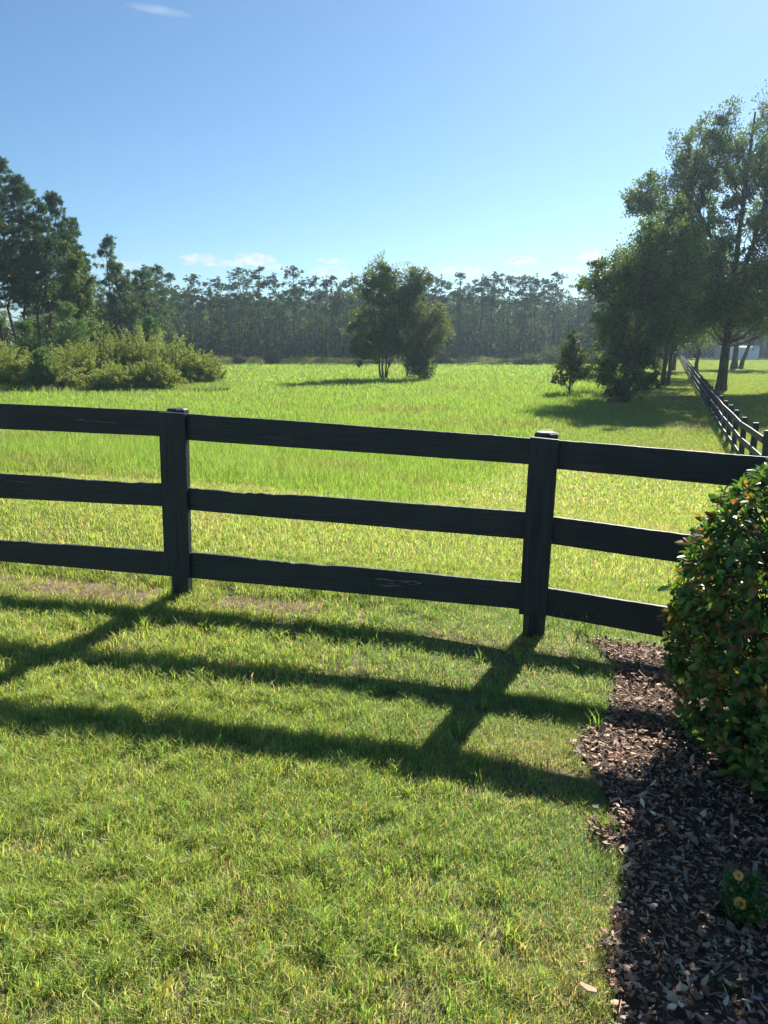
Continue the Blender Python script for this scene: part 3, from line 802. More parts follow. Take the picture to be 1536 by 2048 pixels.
def centre_trees():
    Y = 71.0
    X = col_at(766, Y)
    st = [trunk_line(9.4, (-.9, 0), base=(-.18, 0), wig=.05), trunk_line(9.8, (-.2, .2), base=(0, .1), wig=.05), trunk_line(9, (.9, 0), base=(.18, 0), wig=.05), trunk_line(7, (1.5, -.2), base=(.3, -.1), wig=.05)]
    blobs = [(-.4, 0, 7.9, 2.1, 2.0, 2.2, 3.2), (-.8, 0, 4.6, 2.5, 2.3, 1.8, 3.2), (-1.6, 0, 2.7, 1.4, 1.4, .9, .9), (1.2, 0, 5.6, 1.9, 1.9, 2.2, 2.2), (.1, 0, 9.2, 1.3, 1.3, 1.0, 1.0), (-.4, 0, 3.0, 2.8, 2.2, 1.3, 2.2), (-1.9, 0, 1.7, .9, .8, .5, .3)]
    broadleaf('multi_stem_tree', X, Y, 'round broadleaf tree with several thin stems standing in the middle of the meadow', 'tree', st, blobs, 125, .18, 300, OAK, [.32, .28, .16, .18, .06], crad=.31, r0=[.09, .1, .09, .07], hollow=.35)
    X = col_at(813, Y + 1)
    blobs = [(.3, 0, 7.4, 1.6, 1.6, 2.4, 3), (.2, 0, 4.2, 1.5, 1.5, 1.8, 2), (1.2, 0, 8.4, 1.5, 1.4, 1.5, 1.4)]
    broadleaf('slender_tree', X, Y + 1, 'slender lighter green tree between the round tree and the reddish tree', 'tree', [trunk_line(9.3, (.3, 0), wig=.04)], blobs, 68, .17, 230, [(.085, .13, .04), (.11, .15, .045), (.06, .10, .035)], None, crad=.33, r0=.09, hollow=.35)
    X = col_at(846, Y - .5)
    blobs = [(.8, 0, 4.6, 2.1, 1.8, 2.1, 3.4), (.1, 0, 3.0, 1.8, 1.5, 1.5, 1.8)]
    broadleaf('reddish_tree', X, Y - .5, 'lower rounded tree with faintly reddish leaves beside the tall meadow trees', 'tree', [trunk_line(5, (.7, 0), wig=.04), trunk_line(3.6, (-.3, .2), base=(-.1, 0), wig=.04)], blobs, 56, .16, 230, [(.13, .12, .05), (.11, .17, .05), (.18, .14, .06), (.08, .13, .045)], [.18, .38, .12, .32], crad=.34, r0=[.08, .06], hollow=.3)

right_trees()
centre_trees()

NEED = [(.045, .095, .045), (.06, .12, .05), (.035, .072, .04), (.09, .14, .055)]
def pine_meshes(h, cb, cr, nb, ntuft, k, L, w, trunk_r, shape='top', lean=.0, dead=0, spread=.75, pal=None, puff=.15):
    """trunk and crown of a pine: cb crown base fraction, cr crown radius"""
    tb = MB(); nb_ = MB()
    tl = trunk_line(h * .98, (lean * h, 0), n=10, wig=.008 * h)
    t = np.linspace(0, 1, 10); rad = trunk_r * (1 - .86 * t); rad[0] *= 1.3
    tube(tb, tl, rad, 8, bump=.08)
    def on(z):
        q = np.interp(z, tl[:, 2], tl[:, 0]); r = np.interp(z, tl[:, 2], tl[:, 1]); return np.array([q, r, z])
    for i in range(nb + dead):
        isdead = i >= nb
        f = rng.random() if not isdead else rng.random() * .6 - .7
        zz = h * (cb + (1 - cb) * f) if not isdead else h * (cb * (.55 + .45 * rng.random()))
        if shape == 'top': env = math.sin(PI * min(1, max(.02, .18 + .80 * f))) ** .7
        elif shape == 'cone': env = (1 - f) ** .75 + .12
        else: env = .92 * (1 - f ** 1.7) + .10
        Rb = cr * env * (.55 + .6 * rng.random()) if not isdead else cr * (.35 + .5 * rng.random())
        az = rng.random() * 2 * PI
        rise = (.25 + .55 * f) * Rb if not isdead else (-.1 + .35 * rng.random()) * Rb
        a = on(min(zz, h * .97)); e = a + np.array([math.cos(az) * Rb, math.sin(az) * Rb, rise])
        e[2] = min(e[2], h * 1.0)
        lp = curve_pts(a, e, 5, sag=-.06 * Rb, wig=.04 * Rb)
        tube(tb, lp, np.linspace(.018 + .012 * Rb, .008, 5), 4)
        if isdead: continue
        m = max(3, int(ntuft * (.4 + .6 * env) * (.7 + .6 * rng.random())))
        tt = (.62 + .42 * rng.random(m)) if shape != 'cone' else (.35 + .7 * rng.random(m) ** .8)
        base = a + (e - a) * tt[:, None]
        side = rng.normal(size=(m, 3)) * np.array([1, 1, .7]) * ((.13 if shape != 'cone' else .2) * Rb + .12)
        if shape != 'cone':      # needles sit in separate puffs at the ends of side shoots
            npf = max(2, m // 4); pc = a + (e - a) * (.45 + .6 * rng.random((npf, 1))) + rng.normal(size=(npf, 3)) * np.array([1, 1, .6]) * (.20 * Rb + .10)
            base = pc[rng.integers(npf, size=m)]; side = rng.normal(size=(m, 3)) * np.array([1, 1, .8]) * puff
        c = base + side
        dr = norm(side * 1.0 + (e - a) * .3 + np.array([0, 0, .8]))
        tn = tints(m, pal or NEED, [.35, .3, .2, .15], .12)
        tufts(nb_, c, dr, k, L, w, np.clip(tn, .004, 1), spread)
    # leader
    m = 5; c = np.array([on(h * (1 - .03 * q)) for q in range(m)]); tufts(nb_, c, np.tile([0, 0, 1.0], (m, 1)), k, L, w, tints(m, NEED[:2]), .5)
    return tb, nb_

def pine(name, X, Y, label, h, group=None, rz=0, **kw):
    root = empty(name, (X, Y, float(terr(X, Y))), rz, label, 'tree', group)
    a, b = pine_meshes(h, **kw)
    a.build('trunk', M_pinebark, root, smooth=True); b.build('crown', M_needle, root)
    return root

def left_pines():
    G = 'tall pines at the edge of the left wood'
    spec = [  # px, top, Y, cr, label
        (-70, 290, 76, 3.0, 'pine just outside the tall group, beyond the edge pine'),
        (-25, 330, 71, 2.8, 'broad pine partly cut off by the edge of the view'),
        (6, 306, 75, 2.6, 'tallest pine of the wood with a pointed tip, above the olive shrubs'),
        (38, 318, 79, 2.5, 'tall pine with twin pointed tips, second from the edge of the wood'),
        (66, 352, 73, 2.5, 'dense dark pine with visible bare lower trunk, third in the tall group'),
        (88, 372, 78, 2.4, 'pine with rounded shoulder, fourth in the tall group'),
        (112, 415, 71, 2.3, 'pine in the shade between the tall group and the tufted pine'),
        (140, 388, 76, 2.2, 'open tufted pine top leaning out towards the meadow'),
        (168, 440, 79, 2.2, 'shorter pine behind the broadleaf tree in the wood'),
    ]
    for px, ty, Y, cr, lb in spec:
        X = col_at(px, Y); h = ztop(px, ty, Y) - float(terr(X, Y))
        pine('pine_tree', X, Y, lb, h, G, cb=.36, cr=cr * 1.05, nb=84, ntuft=19, k=18, L=.36, w=.05, spread=.6, puff=.13, trunk_r=.17, shape='col', lean=random.uniform(-.01, .01), dead=12)
    # slender lighter pine and a bushy pine at the corner of the wood
    for px, ty, Y, cr, cb, nb, lb, shp in ((232, 474, 84, 1.9, .42, 34, 'slender pale green pine standing clear above the corner of the wood', 'col'),
                                          (296, 545, 88, 3.0, .12, 70, 'bushy light green pine at the corner of the wood above the olive shrubs', 'col'),
                                          (262, 560, 84, 2.6, .1, 60, 'dark bushy pine below the slender pale pine', 'col'),
                                          (325, 535, 112, 3.2, .25, 60, 'wide dark pine at the near end of the far pine row', 'col')):
        X = col_at(px, Y); h = ztop(px, ty, Y) - float(terr(X, Y))
        pine('pine_tree', X, Y, lb, h, G, cb=cb, cr=cr, nb=nb, ntuft=16, k=15, L=.38, w=.06, pal=[(.08, .14, .06), (.06, .11, .05), (.10, .15, .06), (.12, .18, .07)], trunk_r=.13, shape=shp, dead=3)
    # broadleaf in front
    Y = 66.0; X = col_at(186, Y)
    blobs = [(-.4, 0, 3.6, 2.0, 1.8, 2.4, 3), (-.6, 0, 7.2, 1.7, 1.6, 2.4, 2.6), (-1.0, 0, 9.9, 1.2, 1.2, 1.6, 1.2), (1.0, 0, 2.6, 1.4, 1.4, 1.6, 1.5)]
    broadleaf('broadleaf_tree', X, Y, 'glossy green broadleaf tree rising in front of the tall pines', 'tree', [trunk_line(10.8, (-1.0, 0), wig=.05)], blobs, 88, .18, 240, [(.07, .13, .035), (.10, .17, .04), (.05, .09, .03), (.14, .19, .05)], None, crad=.32, r0=.14, hollow=.35)
    Y = 86.0
    for px, lb in ((20, 'understorey tree deep in the shade under the tall pines'), (95, 'understorey tree behind the bare pine trunks'), (215, 'understorey tree behind the glossy broadleaf tree')):
        X = col_at(px, Y)
        blobs = [(0, 0, 3.2, 3.2, 2.5, 2.8, 3), (0, 0, 5.4, 2.4, 2, 1.8, 1.2)]
        broadleaf('broadleaf_tree', X, Y, lb, 'tree', [trunk_line(5.6, (.3, 0))], blobs, 42, .22, 170, OAK, OAKW, crad=.34, r0=.12, hollow=.2, group='understorey trees of the left wood', branch_low=.05)
    # young pines
    G2 = 'young pines among the olive shrubs'
    for px, ty, Y, cr, lb in ((150, 612, 60, 1.6, 'larger young pine, fresh green, in front of the bare pine trunks'), (62, 652, 58, 1.1, 'young pine rising from the olive shrubs near the edge of the view'),
                              (88, 706, 52, .65, 'smallest young pine growing low in front of the olive shrubs'), (305, 640, 66, 1.2, 'young pine peeking over the middle of the olive shrubs')):
        X = col_at(px, Y); h = ztop(px, ty, Y) - float(terr(X, Y))
        pine('young_pine', X, Y, lb, h, G2, pal=[(.10, .19, .07), (.14, .24, .08), (.08, .15, .06), (.17, .26, .10)], cb=.08, cr=cr, nb=46, ntuft=13, k=14, L=.36, w=.045, trunk_r=.06, shape='cone')
    # pine at the foot of the centre trees
    Y = 69.5; X = col_at(838, Y); h = 3.0
    pine('young_pine', X, Y, 'low bushy young pine under the reddish meadow tree', h, None, cb=.05, cr=1.25, nb=30, ntuft=11, k=14, L=.42, w=.05, trunk_r=.06, shape='cone')
left_pines()

def plantation():
    protos = []
    for i in range(9):
        h = 1.0
        kw = dict(cb=[.60, .64, .56, .68, .60, .52, .66, .58, .35][i], cr=[1.9, 1.7, 2.1, 1.6, 2.0, 2.2, 1.7, 1.9, 1.5][i], nb=[25, 21, 28, 18, 23, 29, 21, 23, 34][i], ntuft=13, k=9, L=.42, w=.12, puff=.22, trunk_r=.19, shape='top', dead=14)
        a, b = pine_meshes(18.0, **kw)
        protos.append((a, b))
    G = 'plantation pines in the row across the far side of the meadow'
    made = [None] * 9
    tops = np.array([[230, 560], [290, 530], [350, 555], [390, 552], [430, 560], [470, 548], [510, 532], [550, 556], [590, 548], [625, 575], [650, 548], [690, 560], [705, 550], [760, 545], [850, 545], [880, 555], [920, 548], [970, 548], [1000, 560], [1045, 552], [1075, 558], [1100, 550], [1130, 566], [1180, 566], [1300, 560], [1620, 545]], float)
    cnt = 0
    for row in range(7):
        Y0 = 141 + row * 4.2
        px = 190.0 + 13 * rng.random()
        while px < 1600 and cnt < 296:
            Y = Y0 + rng.normal() * .9 + (53 if px > 1352 else 0)
            X = col_at(px, Y)
            ty = np.interp(px, tops[:, 0], tops[:, 1]) + 8 * rng.normal() + (8 if row else 0)
            hh = ztop(px, ty, Y) - float(terr(X, Y))
            k = int(rng.integers(0, 8))
            if row > 0: hh *= (.80 + .14 * rng.random() if row == 1 else .68 + .16 * rng.random())
            if row > 3 and rng.random() < .5: k = 8
            s = hh / 18.0; rz = rng.random() * 6.28
            if made[k] is None:
                r = empty('plantation_pine', (X, Y, float(terr(X, Y))), rz, 'slim tall pine with a bare trunk in the long row behind the meadow', 'tree', G)
                protos[k][0].build('trunk', M_pinebark, r, smooth=True); protos[k][1].build('crown', M_needle, r)
                made[k] = r
            else:
                src = made[k]
                r = src.copy(); COL.objects.link(r)
                r.location = (X, Y, float(terr(X, Y))); r.rotation_euler = (0, 0, rz)
                for ch in src.children:
                    c = ch.copy(); COL.objects.link(c); c.parent = r
            wsc = s * (.85 + .3 * rng.random()) * (1.3 if row == 0 else 1.0)
            r.scale = (wsc, wsc, s)
            cnt += 1
            px += (29 if row else 33) * (.6 + .8 * rng.random()) * 150 / Y
    # wooded mass behind the plantation
    mb = MB()
    for (Yc, n, z0, z1, sz) in ((174, 90000, 0, 8.5, .6), (190, 70000, 0, 10.0, 1.2), (205, 60000, 0, 13.0, .9), (420, 26000, 0, 26, 2.0)):
        px = 60 + 1620 * rng.random(n); Y = Yc + 9 * rng.normal(size=n) if Yc < 300 else Yc + 25 * rng.normal(size=n)
        Y = np.where((px > 1352) & (Yc < 300), Y + 55, Y)
        X = (px - 768) / F * Y * cp
        top = z1 * (.72 + .45 * fnoise(X, Y * 0, 1 / (9.0 if Yc < 300 else 26), 3))
        z = -1.5 + z0 + (top - z0) * rng.random(n) ** .75
        kites(mb, np.stack([X, Y, z], -1), sz, np.clip(tints(n, [(.085, .14, .06), (.12, .18, .075), (.055, .095, .05)], None, .15), .004, 1), narrow=.8)
    tag(mb.build('distant_woods', M_woods), 'dark green woods seen between and beyond the plantation trunks', 'woods', kind='stuff')
plantation()

# ------------------------------------------------------------------ shrubs
OLIVE = [(.24, .31, .09), (.30, .36, .10), (.17, .25, .07), (.36, .37, .12), (.12, .18, .05)]
def shrub(name, X, Y, label, rx, rz, pal, n_st, leaf, per, group=None, wt=None, ry=None, cat='shrub', arch=.35):
    ry = ry or rx * .8
    root = empty(name, (X, Y, float(terr(X, Y))), 0, label, cat, group)
    tb = MB(); lb = MB()
    for i in range(n_st):
        d = norm(rng.normal(size=3)); d[2] = abs(d[2]); d = norm(d)
        e = d * np.array([rx, ry, rz]) * (.68 + .4 * rng.random())
        b = np.array([e[0] * .35, e[1] * .35, 0]) + np.array([.15, .15, 0]) * rng.normal(size=3)
        b[2] = -.05
        lp = curve_pts(b, e, 6, sag=arch * rz * .4, wig=.02)
        tube(tb, lp, np.linspace(.02, .006, 6), 3)
        m = per
        t = .25 + .78 * rng.random(m)
        k = np.clip((t * 5), 0, 4.999); ki = k.astype(int); p = lp[ki] + (lp[ki + 1] - lp[ki]) * (k - ki)[:, None]
        p = p + rng.normal(size=(m, 3)) * (.05 + .05 * rx * (1 - t[:, None]))
        p[:, 2] = np.maximum(p[:, 2], .03)
        kites(lb, p, leaf, np.clip(tints(m, pal, wt, .13) * (1 + .1 * rng.normal()), .004, 1), up=.4, narrow=.45)
    tb.build('stems', M_bark, root); lb.build('foliage', M_shrubleaf, root)
    return root

def shrubs():
    G = 'olive shrubs along the edge of the left wood'
    sp_ = [(-60, 55, 3.0, 3.3, 'olive green shrub cut off by the edge of the view'), (10, 54, 2.6, 3.4, 'yellow tinged shrub at the edge of the view under the tallest pine'),
           (50, 59, 2.4, 3.0, 'olive shrub around the foot of the young pine'), (105, 53, 2.2, 2.9, 'olive shrub with a ragged top next to the smallest young pine'),
           (165, 56, 2.6, 3.3, 'spreading golden olive shrub below the broadleaf tree'), (225, 59, 2.6, 4.0, 'tall golden olive shrub left of the highest shrub'),
           (285, 60, 2.7, 4.5, 'highest of the golden olive shrubs, round topped'), (340, 58, 2.5, 3.9, 'golden olive shrub to the meadow side of the highest shrub'),
           (390, 59, 2.0, 3.0, 'darker olive shrub near the meadow end of the thicket'), (425, 60, 1.1, 2.0, 'last small shrub at the meadow end of the thicket'),
           (240, 52.5, 1.9, 2.0, 'low shrub in front of the golden thicket'), (315, 53.5, 1.7, 2.3, 'low olive shrub in front of the highest shrub')]
    for px, Y, rx, rz, lb in sp_:
        shrub('olive_shrub', col_at(px, Y), Y, lb, rx * 1.25, rz * 1.04, OLIVE, int(115 * rx), .125, 95, G, [.32, .24, .22, .12, .10])
    G = 'shrubs on the far edge of the meadow'
    gr = [(.08, .12, .035), (.11, .15, .04), (.06, .09, .03), (.14, .15, .05)]
    for px, Y, rx, rz, lb in ((1060, 122, 2.6, 2.2, 'rounded green shrub at the far meadow edge left of the sapling'), (1098, 126, 3.2, 3.4, 'tallest shrub of the clump behind the sapling at the far meadow edge'),
                              (1150, 124, 3.4, 2.6, 'green shrub behind the sapling at the far meadow edge'), (1195, 122, 3.0, 2.4, 'shrub between the sapling and the dense dark tree'),
                              (545, 128, 1.6, 2.4, 'reddish brown shrub in front of the pine row, in the weedy strip'), (478, 130, 1.2, 1.6, 'small green bush in the weedy strip near the olive thicket'), (885, 128, 2.0, 1.7, 'low bush right of the meadow trees in the weedy strip')):
        shrub('meadow_shrub', col_at(px, Y), Y, lb, rx, rz, gr if px != 545 else [(.14, .11, .05), (.10, .12, .04)], 110, .24, 40, G)
    # weedy strip
    mb = MB(); n = 60000
    px = 380 + 1180 * rng.random(n); Y = 131 + 4.5 * rng.random(n)
    X = (px - 768) / F * (Y * cp + .65)
    k = off_fence(X, Y) < -1; X, Y = X[k], Y[k]; n = len(X)
    hh = .5 + 1.5 * fnoise(X, Y, .25, 2) ** 1.5
    z = terr(X, Y) + hh * rng.random(n)
    kites(mb, np.stack([X, Y, z], -1), .2, np.clip(tints(n, [(.20, .25, .09), (.25, .26, .12), (.14, .19, .07), (.30, .25, .18)], [.35, .25, .3, .1], .15), .004, 1), up=.8, narrow=.4)
    tag(mb.build('weeds', M_shrubleaf), 'tangled weeds in a strip between the meadow and the pine row', 'weeds', kind='stuff')
    # rough grass at the foot of the thicket
    mb = MB(); n = 42000
    px = -60 + 520 * rng.random(n); Y = 49.0 + 5.5 * rng.random(n) + .012 * np.maximum(0, px - 200)
    X = (px - 768) / F * (Y * cp + .65)
    k = rng.random(n) < np.clip((Y - 48.5 - 3.5 * fnoise(X, Y, .5, 1)) / 2.0, .05, 1); X, Y = X[k], Y[k]; n = len(X)
    t = tints(n, [(.22, .36, .08), (.30, .36, .11), (.28, .22, .13), (.15, .26, .06)], [.45, .3, .1, .15], .15)
    blades(mb, X, Y, (.20 + .75 * fnoise(X, Y, .4, 3)) * (.5 + .6 * rng.random(n)), .035 + .03 * rng.random(n), .1 + .5 * rng.random(n), t)
    tag(mb.build('rough_grass', M_meadow), 'rough browning grass and weeds at the foot of the olive thicket', 'grass', kind='stuff')
shrubs()

# ------------------------------------------------------------------ near bush
def near_bush():
    cx, cy = 1.945, 2.98
    root = empty('garden_bush', (cx, cy, float(terr(cx, cy)) - .02), label='large rounded garden bush with glossy green and bronze new leaves on the bark bed', cat='bush')
    R = np.array([.68, .54, .66]); zc = .66
    tb = MB(); lb = MB(); br = MB()
    n = 2700
    d = norm(rng.normal(size=(n, 3)))
    # squarish rounded body
    pw = 2.7 + .8 * (d[:, 2] < 0)[:, None]
    sc = (np.abs(d) ** pw).sum(1) ** (-1 / pw[:, 0])
    lump = 1 + .12 * (fnoise(d[:, 0] * 2 + d[:, 2], d[:, 1] * 2 + d[:, 2] * 1.3, 1.4, 4) - .5) * 2
    depth = np.where(rng.random(n) < .55, 1, .72 + .26 * rng.random(n))
    P = d * sc[:, None] * R * (lump * depth * (1 + .022 * rng.normal(size=n)))[:, None] + np.array([0, 0, zc])
    keep = P[:, 2] > .05; P = P[keep]; d = d[keep]; depth = depth[keep]; n = len(P)
    # leaf template: length 1 along x, width along y
    u = np.array([0, .18, .42, .68, .88, 1.0]); wv = np.array([.03, .17, .24, .23, .13, 0.0])
    def leaf_batch(c, dirv, nrm, L, tint):
        m = len(c); side = norm(np.cross(nrm, dirv)); nr = np.cross(dirv, side)
        V = []
        for k in range(6):
            cl = -.22 * u[k] ** 2 * .9
            mid = c + dirv * (L * u[k])[:, None] + nr * (L * cl)[:, None]
            if k < 5:
                e = side * (L * wv[k])[:, None]; fold = nr * (L * wv[k] * .38)[:, None]
                V += [mid + e + fold, mid, mid - e + fold]
            else: V += [mid]
        V = np.stack(V, 1); kk = V.shape[1]
        b = np.arange(m)[:, None] * kk
        f4 = np.concatenate([b + np.array([[3 * k, 3 * k + 1, 3 * k + 4, 3 * k + 3]]) for k in range(4)] + [b + np.array([[3 * k + 1, 3 * k + 2, 3 * k + 5, 3 * k + 4]]) for k in range(4)])
        f3 = np.concatenate([b + np.array([[12, 13, 15]]), b + np.array([[13, 14, 15]])])
        lb.add(V.reshape(-1, 3), [f4, f3], np.repeat(tint, kk, 0))
    out = norm(d * .8 + np.array([0, 0, .55]) + .35 * rng.normal(size=(n, 3)))
    for k in range(n):
        # twig
        if k % 2 == 0:
            tube(tb, curve_pts(P[k] - out[k] * .16 - d[k] * .05, P[k], 3, wig=.004), [.0035, .0028, .002], 4)
    new = (rng.random(n) < np.where((d[:, 2] > .25) | (d[:, 0] < -.75), .56, .34)) & (depth > .95)
    pal_old = [(.085, .185, .06), (.06, .14, .05), (.12, .24, .065), (.18, .29, .08)]
    pal_new = [(.28, .17, .09), (.36, .24, .09), (.24, .22, .07), (.26, .14, .08), (.16, .24, .06), (.22, .27, .07)]
    for ring, (cnt, tilt, Ls) in enumerate(((3, .35, .024), (4, .85, .033), (3, 1.35, .035))):
        for q in range(cnt):
            a = (q / cnt + ring * .37) * 2 * PI + rng.random(n) * .9
            e1 = norm(np.cross(out, rng.normal(size=(n, 3)) * .01 + np.array([.3, .2, 1.0]))); e2 = np.cross(out, e1)
            rad = np.cos(a)[:, None] * e1 + np.sin(a)[:, None] * e2
            tl = tilt + .28 * rng.normal(size=n)
            dv = norm(out * np.cos(tl)[:, None] + rad * np.sin(tl)[:, None])
            nr = norm(out * np.sin(tl)[:, None] - rad * np.cos(tl)[:, None] + .25 * rng.normal(size=(n, 3)))
            L = Ls * (.75 + .55 * rng.random(n)) * (1 + .15 * rng.normal(size=n))
            keep = rng.random(n) < .88
            t_old = tints(n, pal_old, [.36, .28, .22, .14], .14); t_new = tints(n, pal_new, None, .15)
            nn = (new & (rng.random(n) < (.95, .7, .25)[ring]))[:, None]
            t = np.clip(np.where(nn, t_new, t_old), .004, 1)
            base = P - out * (.006 + .010 * ring)
            leaf_batch(base[keep], dv[keep], nr[keep], L[keep] * 1.35, t[keep])
    # main stems
    for k in range(26):
        a = rng.random() * 6.28; e = np.array([math.cos(a) * .5, math.sin(a) * .45, .25 + .75 * rng.random()])
        tube(tb, curve_pts(np.array([e[0] * .2, e[1] * .2, -.03]), e, 6, wig=.02), np.linspace(.012, .004, 6), 5)
    tb.build('stems', M_bark, root, smooth=True); lb.build('leaves', M_bushleaf, root)
near_bush()

# ------------------------------------------------------------------ small plants
def marigold():
    g = ground(1478, 1850)
    X, Y = g
    root = empty('marigold_plant', (X, Y, float(terr(X, Y)) + .01), label='small bushy marigold plant with two open yellow flowers on the bark mulch', cat='flower')
    tb = MB(); lb = MB()
    for i in range(26):
        a = rng.random() * 6.28; r = .085 * math.sqrt(rng.random()); h = .06 + .10 * rng.random()
        e = np.array([math.cos(a) * r, math.sin(a) * r * 1.3, h])
        lp = curve_pts(np.array([e[0] * .2, e[1] * .2, 0]), e, 5, wig=.003); tube(tb, lp, np.linspace(.0022, .001, 5), 4, col=(.05, .11, .03))
        for j in range(9):
            t = .3 + .7 * rng.random(); c = lp[0] + (lp[-1] - lp[0]) * t
            m = 9; dv = norm(rng.normal(size=3) + np.array([0, 0, .2])); s = .035
            q = c + dv * np.linspace(.1, 1, m)[:, None] * s + .004 * rng.normal(size=(m, 3))
            kites(lb, q, .017, np.clip(tints(m, [(.06, .15, .05), (.09, .20, .06)], None, .12), .004, 1), narrow=.35)
    tb.build('stems', leaf_mat('green_stem', .5, .1), root)
    lb.build('foliage', M_shrubleaf, root)
    def flower(px, py, r, pal, name, zf):
        c = at(px, py, Y - .075); c = c - np.array([X, Y, float(terr(X, Y)) + .01])
        o = empty_part(name, root, c)
        fb = MB()
        face = norm(np.array([-.35, -.75, .65]))
        e1 = norm(np.cross(face, [0, 0, 1])); e2 = np.cross(face, e1)
        for ring in range(4):
            m = 13 - 2 * ring; rr = r * (1 - .22 * ring)
            for q in range(m):
                a = (q + .5 * (ring % 2) + .3 * rng.random()) / m * 2 * PI
                dv = math.cos(a) * e1 + math.sin(a) * e2; sd = -math.sin(a) * e1 + math.cos(a) * e2
                w = rr * .30; lift = face * rr * (.12 + .16 * ring)
                v = [dv * rr * .08, dv * rr * .55 + sd * w * .7 + lift * .8, dv * rr * .95 + sd * w * .55 + lift, dv * rr * (1.02 + .06 * rng.normal()) + lift * .85, dv * rr * .95 - sd * w * .55 + lift, dv * rr * .55 - sd * w * .7 + lift * .8]
                fb.add(v, np.array([[0, 1, 2, 3, 4, 5]]), tints(1, pal, None, .06)[0])
        p = fb.build('petals', M_petal, o)
        cb = MB()
        th = np.arange(10) / 10 * 2 * PI
        for q in range(30):
            a = rng.random() * 6.28; rr = r * .2 * math.sqrt(rng.random()); cc = math.cos(a) * e1 * rr + math.sin(a) * e2 * rr + face * r * .5
            kites(cb, cc[None] + 0 * cc, .004, np.array([[.55, .26, .02]]))
        cb.build('flower_centre', M_petal, o)
        return o
    return root, flower
def empty_part(name, root, c):
    o = bpy.data.objects.new(name, None); COL.objects.link(o); o.parent = root; o.location = tuple(float(q) for q in c); o.empty_display_size = .02
    return o
mg, fl = marigold()
fl(1480, 1806, .017, [(.82, .50, .09), (.85, .60, .18)], 'flower', .1)
fl(1477, 1751, .014, [(.80, .50, .10), (.82, .58, .18)], 'flower', .12)
fl(1463, 1779, .006, [(.55, .20, .03)], 'flower_bud', .1)
fl(1505, 1833, .006, [(.55, .22, .03)], 'flower_bud', .1)

def tuft(name, px, py, n, h, w, pal, label, cat='weed', spread=.015, lean=(.2, .7), wt=None, group=None, mat=M_grass):
    g = ground(px, py); z = float(terr(*g))
    root = empty(name, (g[0], g[1], z), label=label, cat=cat, group=group)
    mb = MB()
    x = spread * rng.normal(size=n); y = spread * rng.normal(size=n)
    # blades() follows the terrain: build in world then shift
    blades(mb, g[0] + x, g[1] + y, h * (.5 + .6 * rng.random(n)), w * (.7 + .6 * rng.random(n)), lean[0] + (lean[1] - lean[0]) * rng.random(n), tints(n, pal, wt, .12))
    for k in range(len(mb.v)): mb.v[k] = mb.v[k] - np.array([g[0], g[1], z], np.float32)
    mb.build('leaf_blades', mat, root)
    return root
GB = [(.15, .29, .07), (.22, .36, .07), (.28, .40, .08)]
G = 'weed tufts in and around the bark bed'
tuft('grass_tuft', 1195, 1462, 16, .13, .007, GB, 'wide-bladed pale grass tuft at the top notch of the bark bed', group=G)
tuft('grass_tuft', 1205, 1655, 34, .085, .0045, [(.22, .34, .05), (.16, .28, .04)], 'bright green grass tuft standing on the lawn corner by the bark', group=G)
tuft('grass_tuft', 1228, 1668, 22, .08, .004, [(.20, .32, .05), (.14, .26, .04)], 'bright tuft right beside the grass tuft on the lawn corner', group=G)
tuft('grass_tuft', 1318, 1985 - 40, 20, .06, .003, [(.10, .20, .05), (.07, .15, .05)], 'little green weed tuft in the shaded bark below the dry tuft', group=G)
tuft('grass_tuft', 1440, 1985, 26, .07, .003, [(.09, .17, .04), (.16, .22, .06)], 'loose grass tuft in the shaded bark under the marigold', group=G)
tuft('grass_tuft', 1300, 1450, 22, .09, .004, [(.08, .18, .05), (.06, .14, .05)], 'dark grass tuft lying on the bark beside the bush', group=G)
tuft('grass_tuft', 1212, 1742, 26, .06, .003, [(.08, .16, .05), (.10, .18, .04)], 'short tuft creeping from the lawn into the bark', group=G)
tuft('dry_grass_tuft', 1365, 1890, 60, .06, .0022, [(.34, .27, .17), (.26, .19, .12)], 'dead straw coloured grass tuft on the shaded bark', spread=.035, lean=(.4, .95), group=G)
tuft('grass_tuft', 1168, 1275, 40, .12, .005, GB, 'leafy green grass clump under the rail between the second post and the bush', group=G, spread=.03)
tuft('grass_tuft', 383, 1190, 26, .16, .006, [(.14, .27, .05), (.22, .32, .06)], 'long bladed grass clump growing against the foot of the left post', group=G, spread=.03, lean=(.1, .5))
tuft('grass_tuft', 348, 1200, 18, .14, .005, [(.14, .27, .05), (.22, .32, .06)], 'thin grass clump on the lawn side of the left post', group=G, spread=.03, lean=(.1, .5))

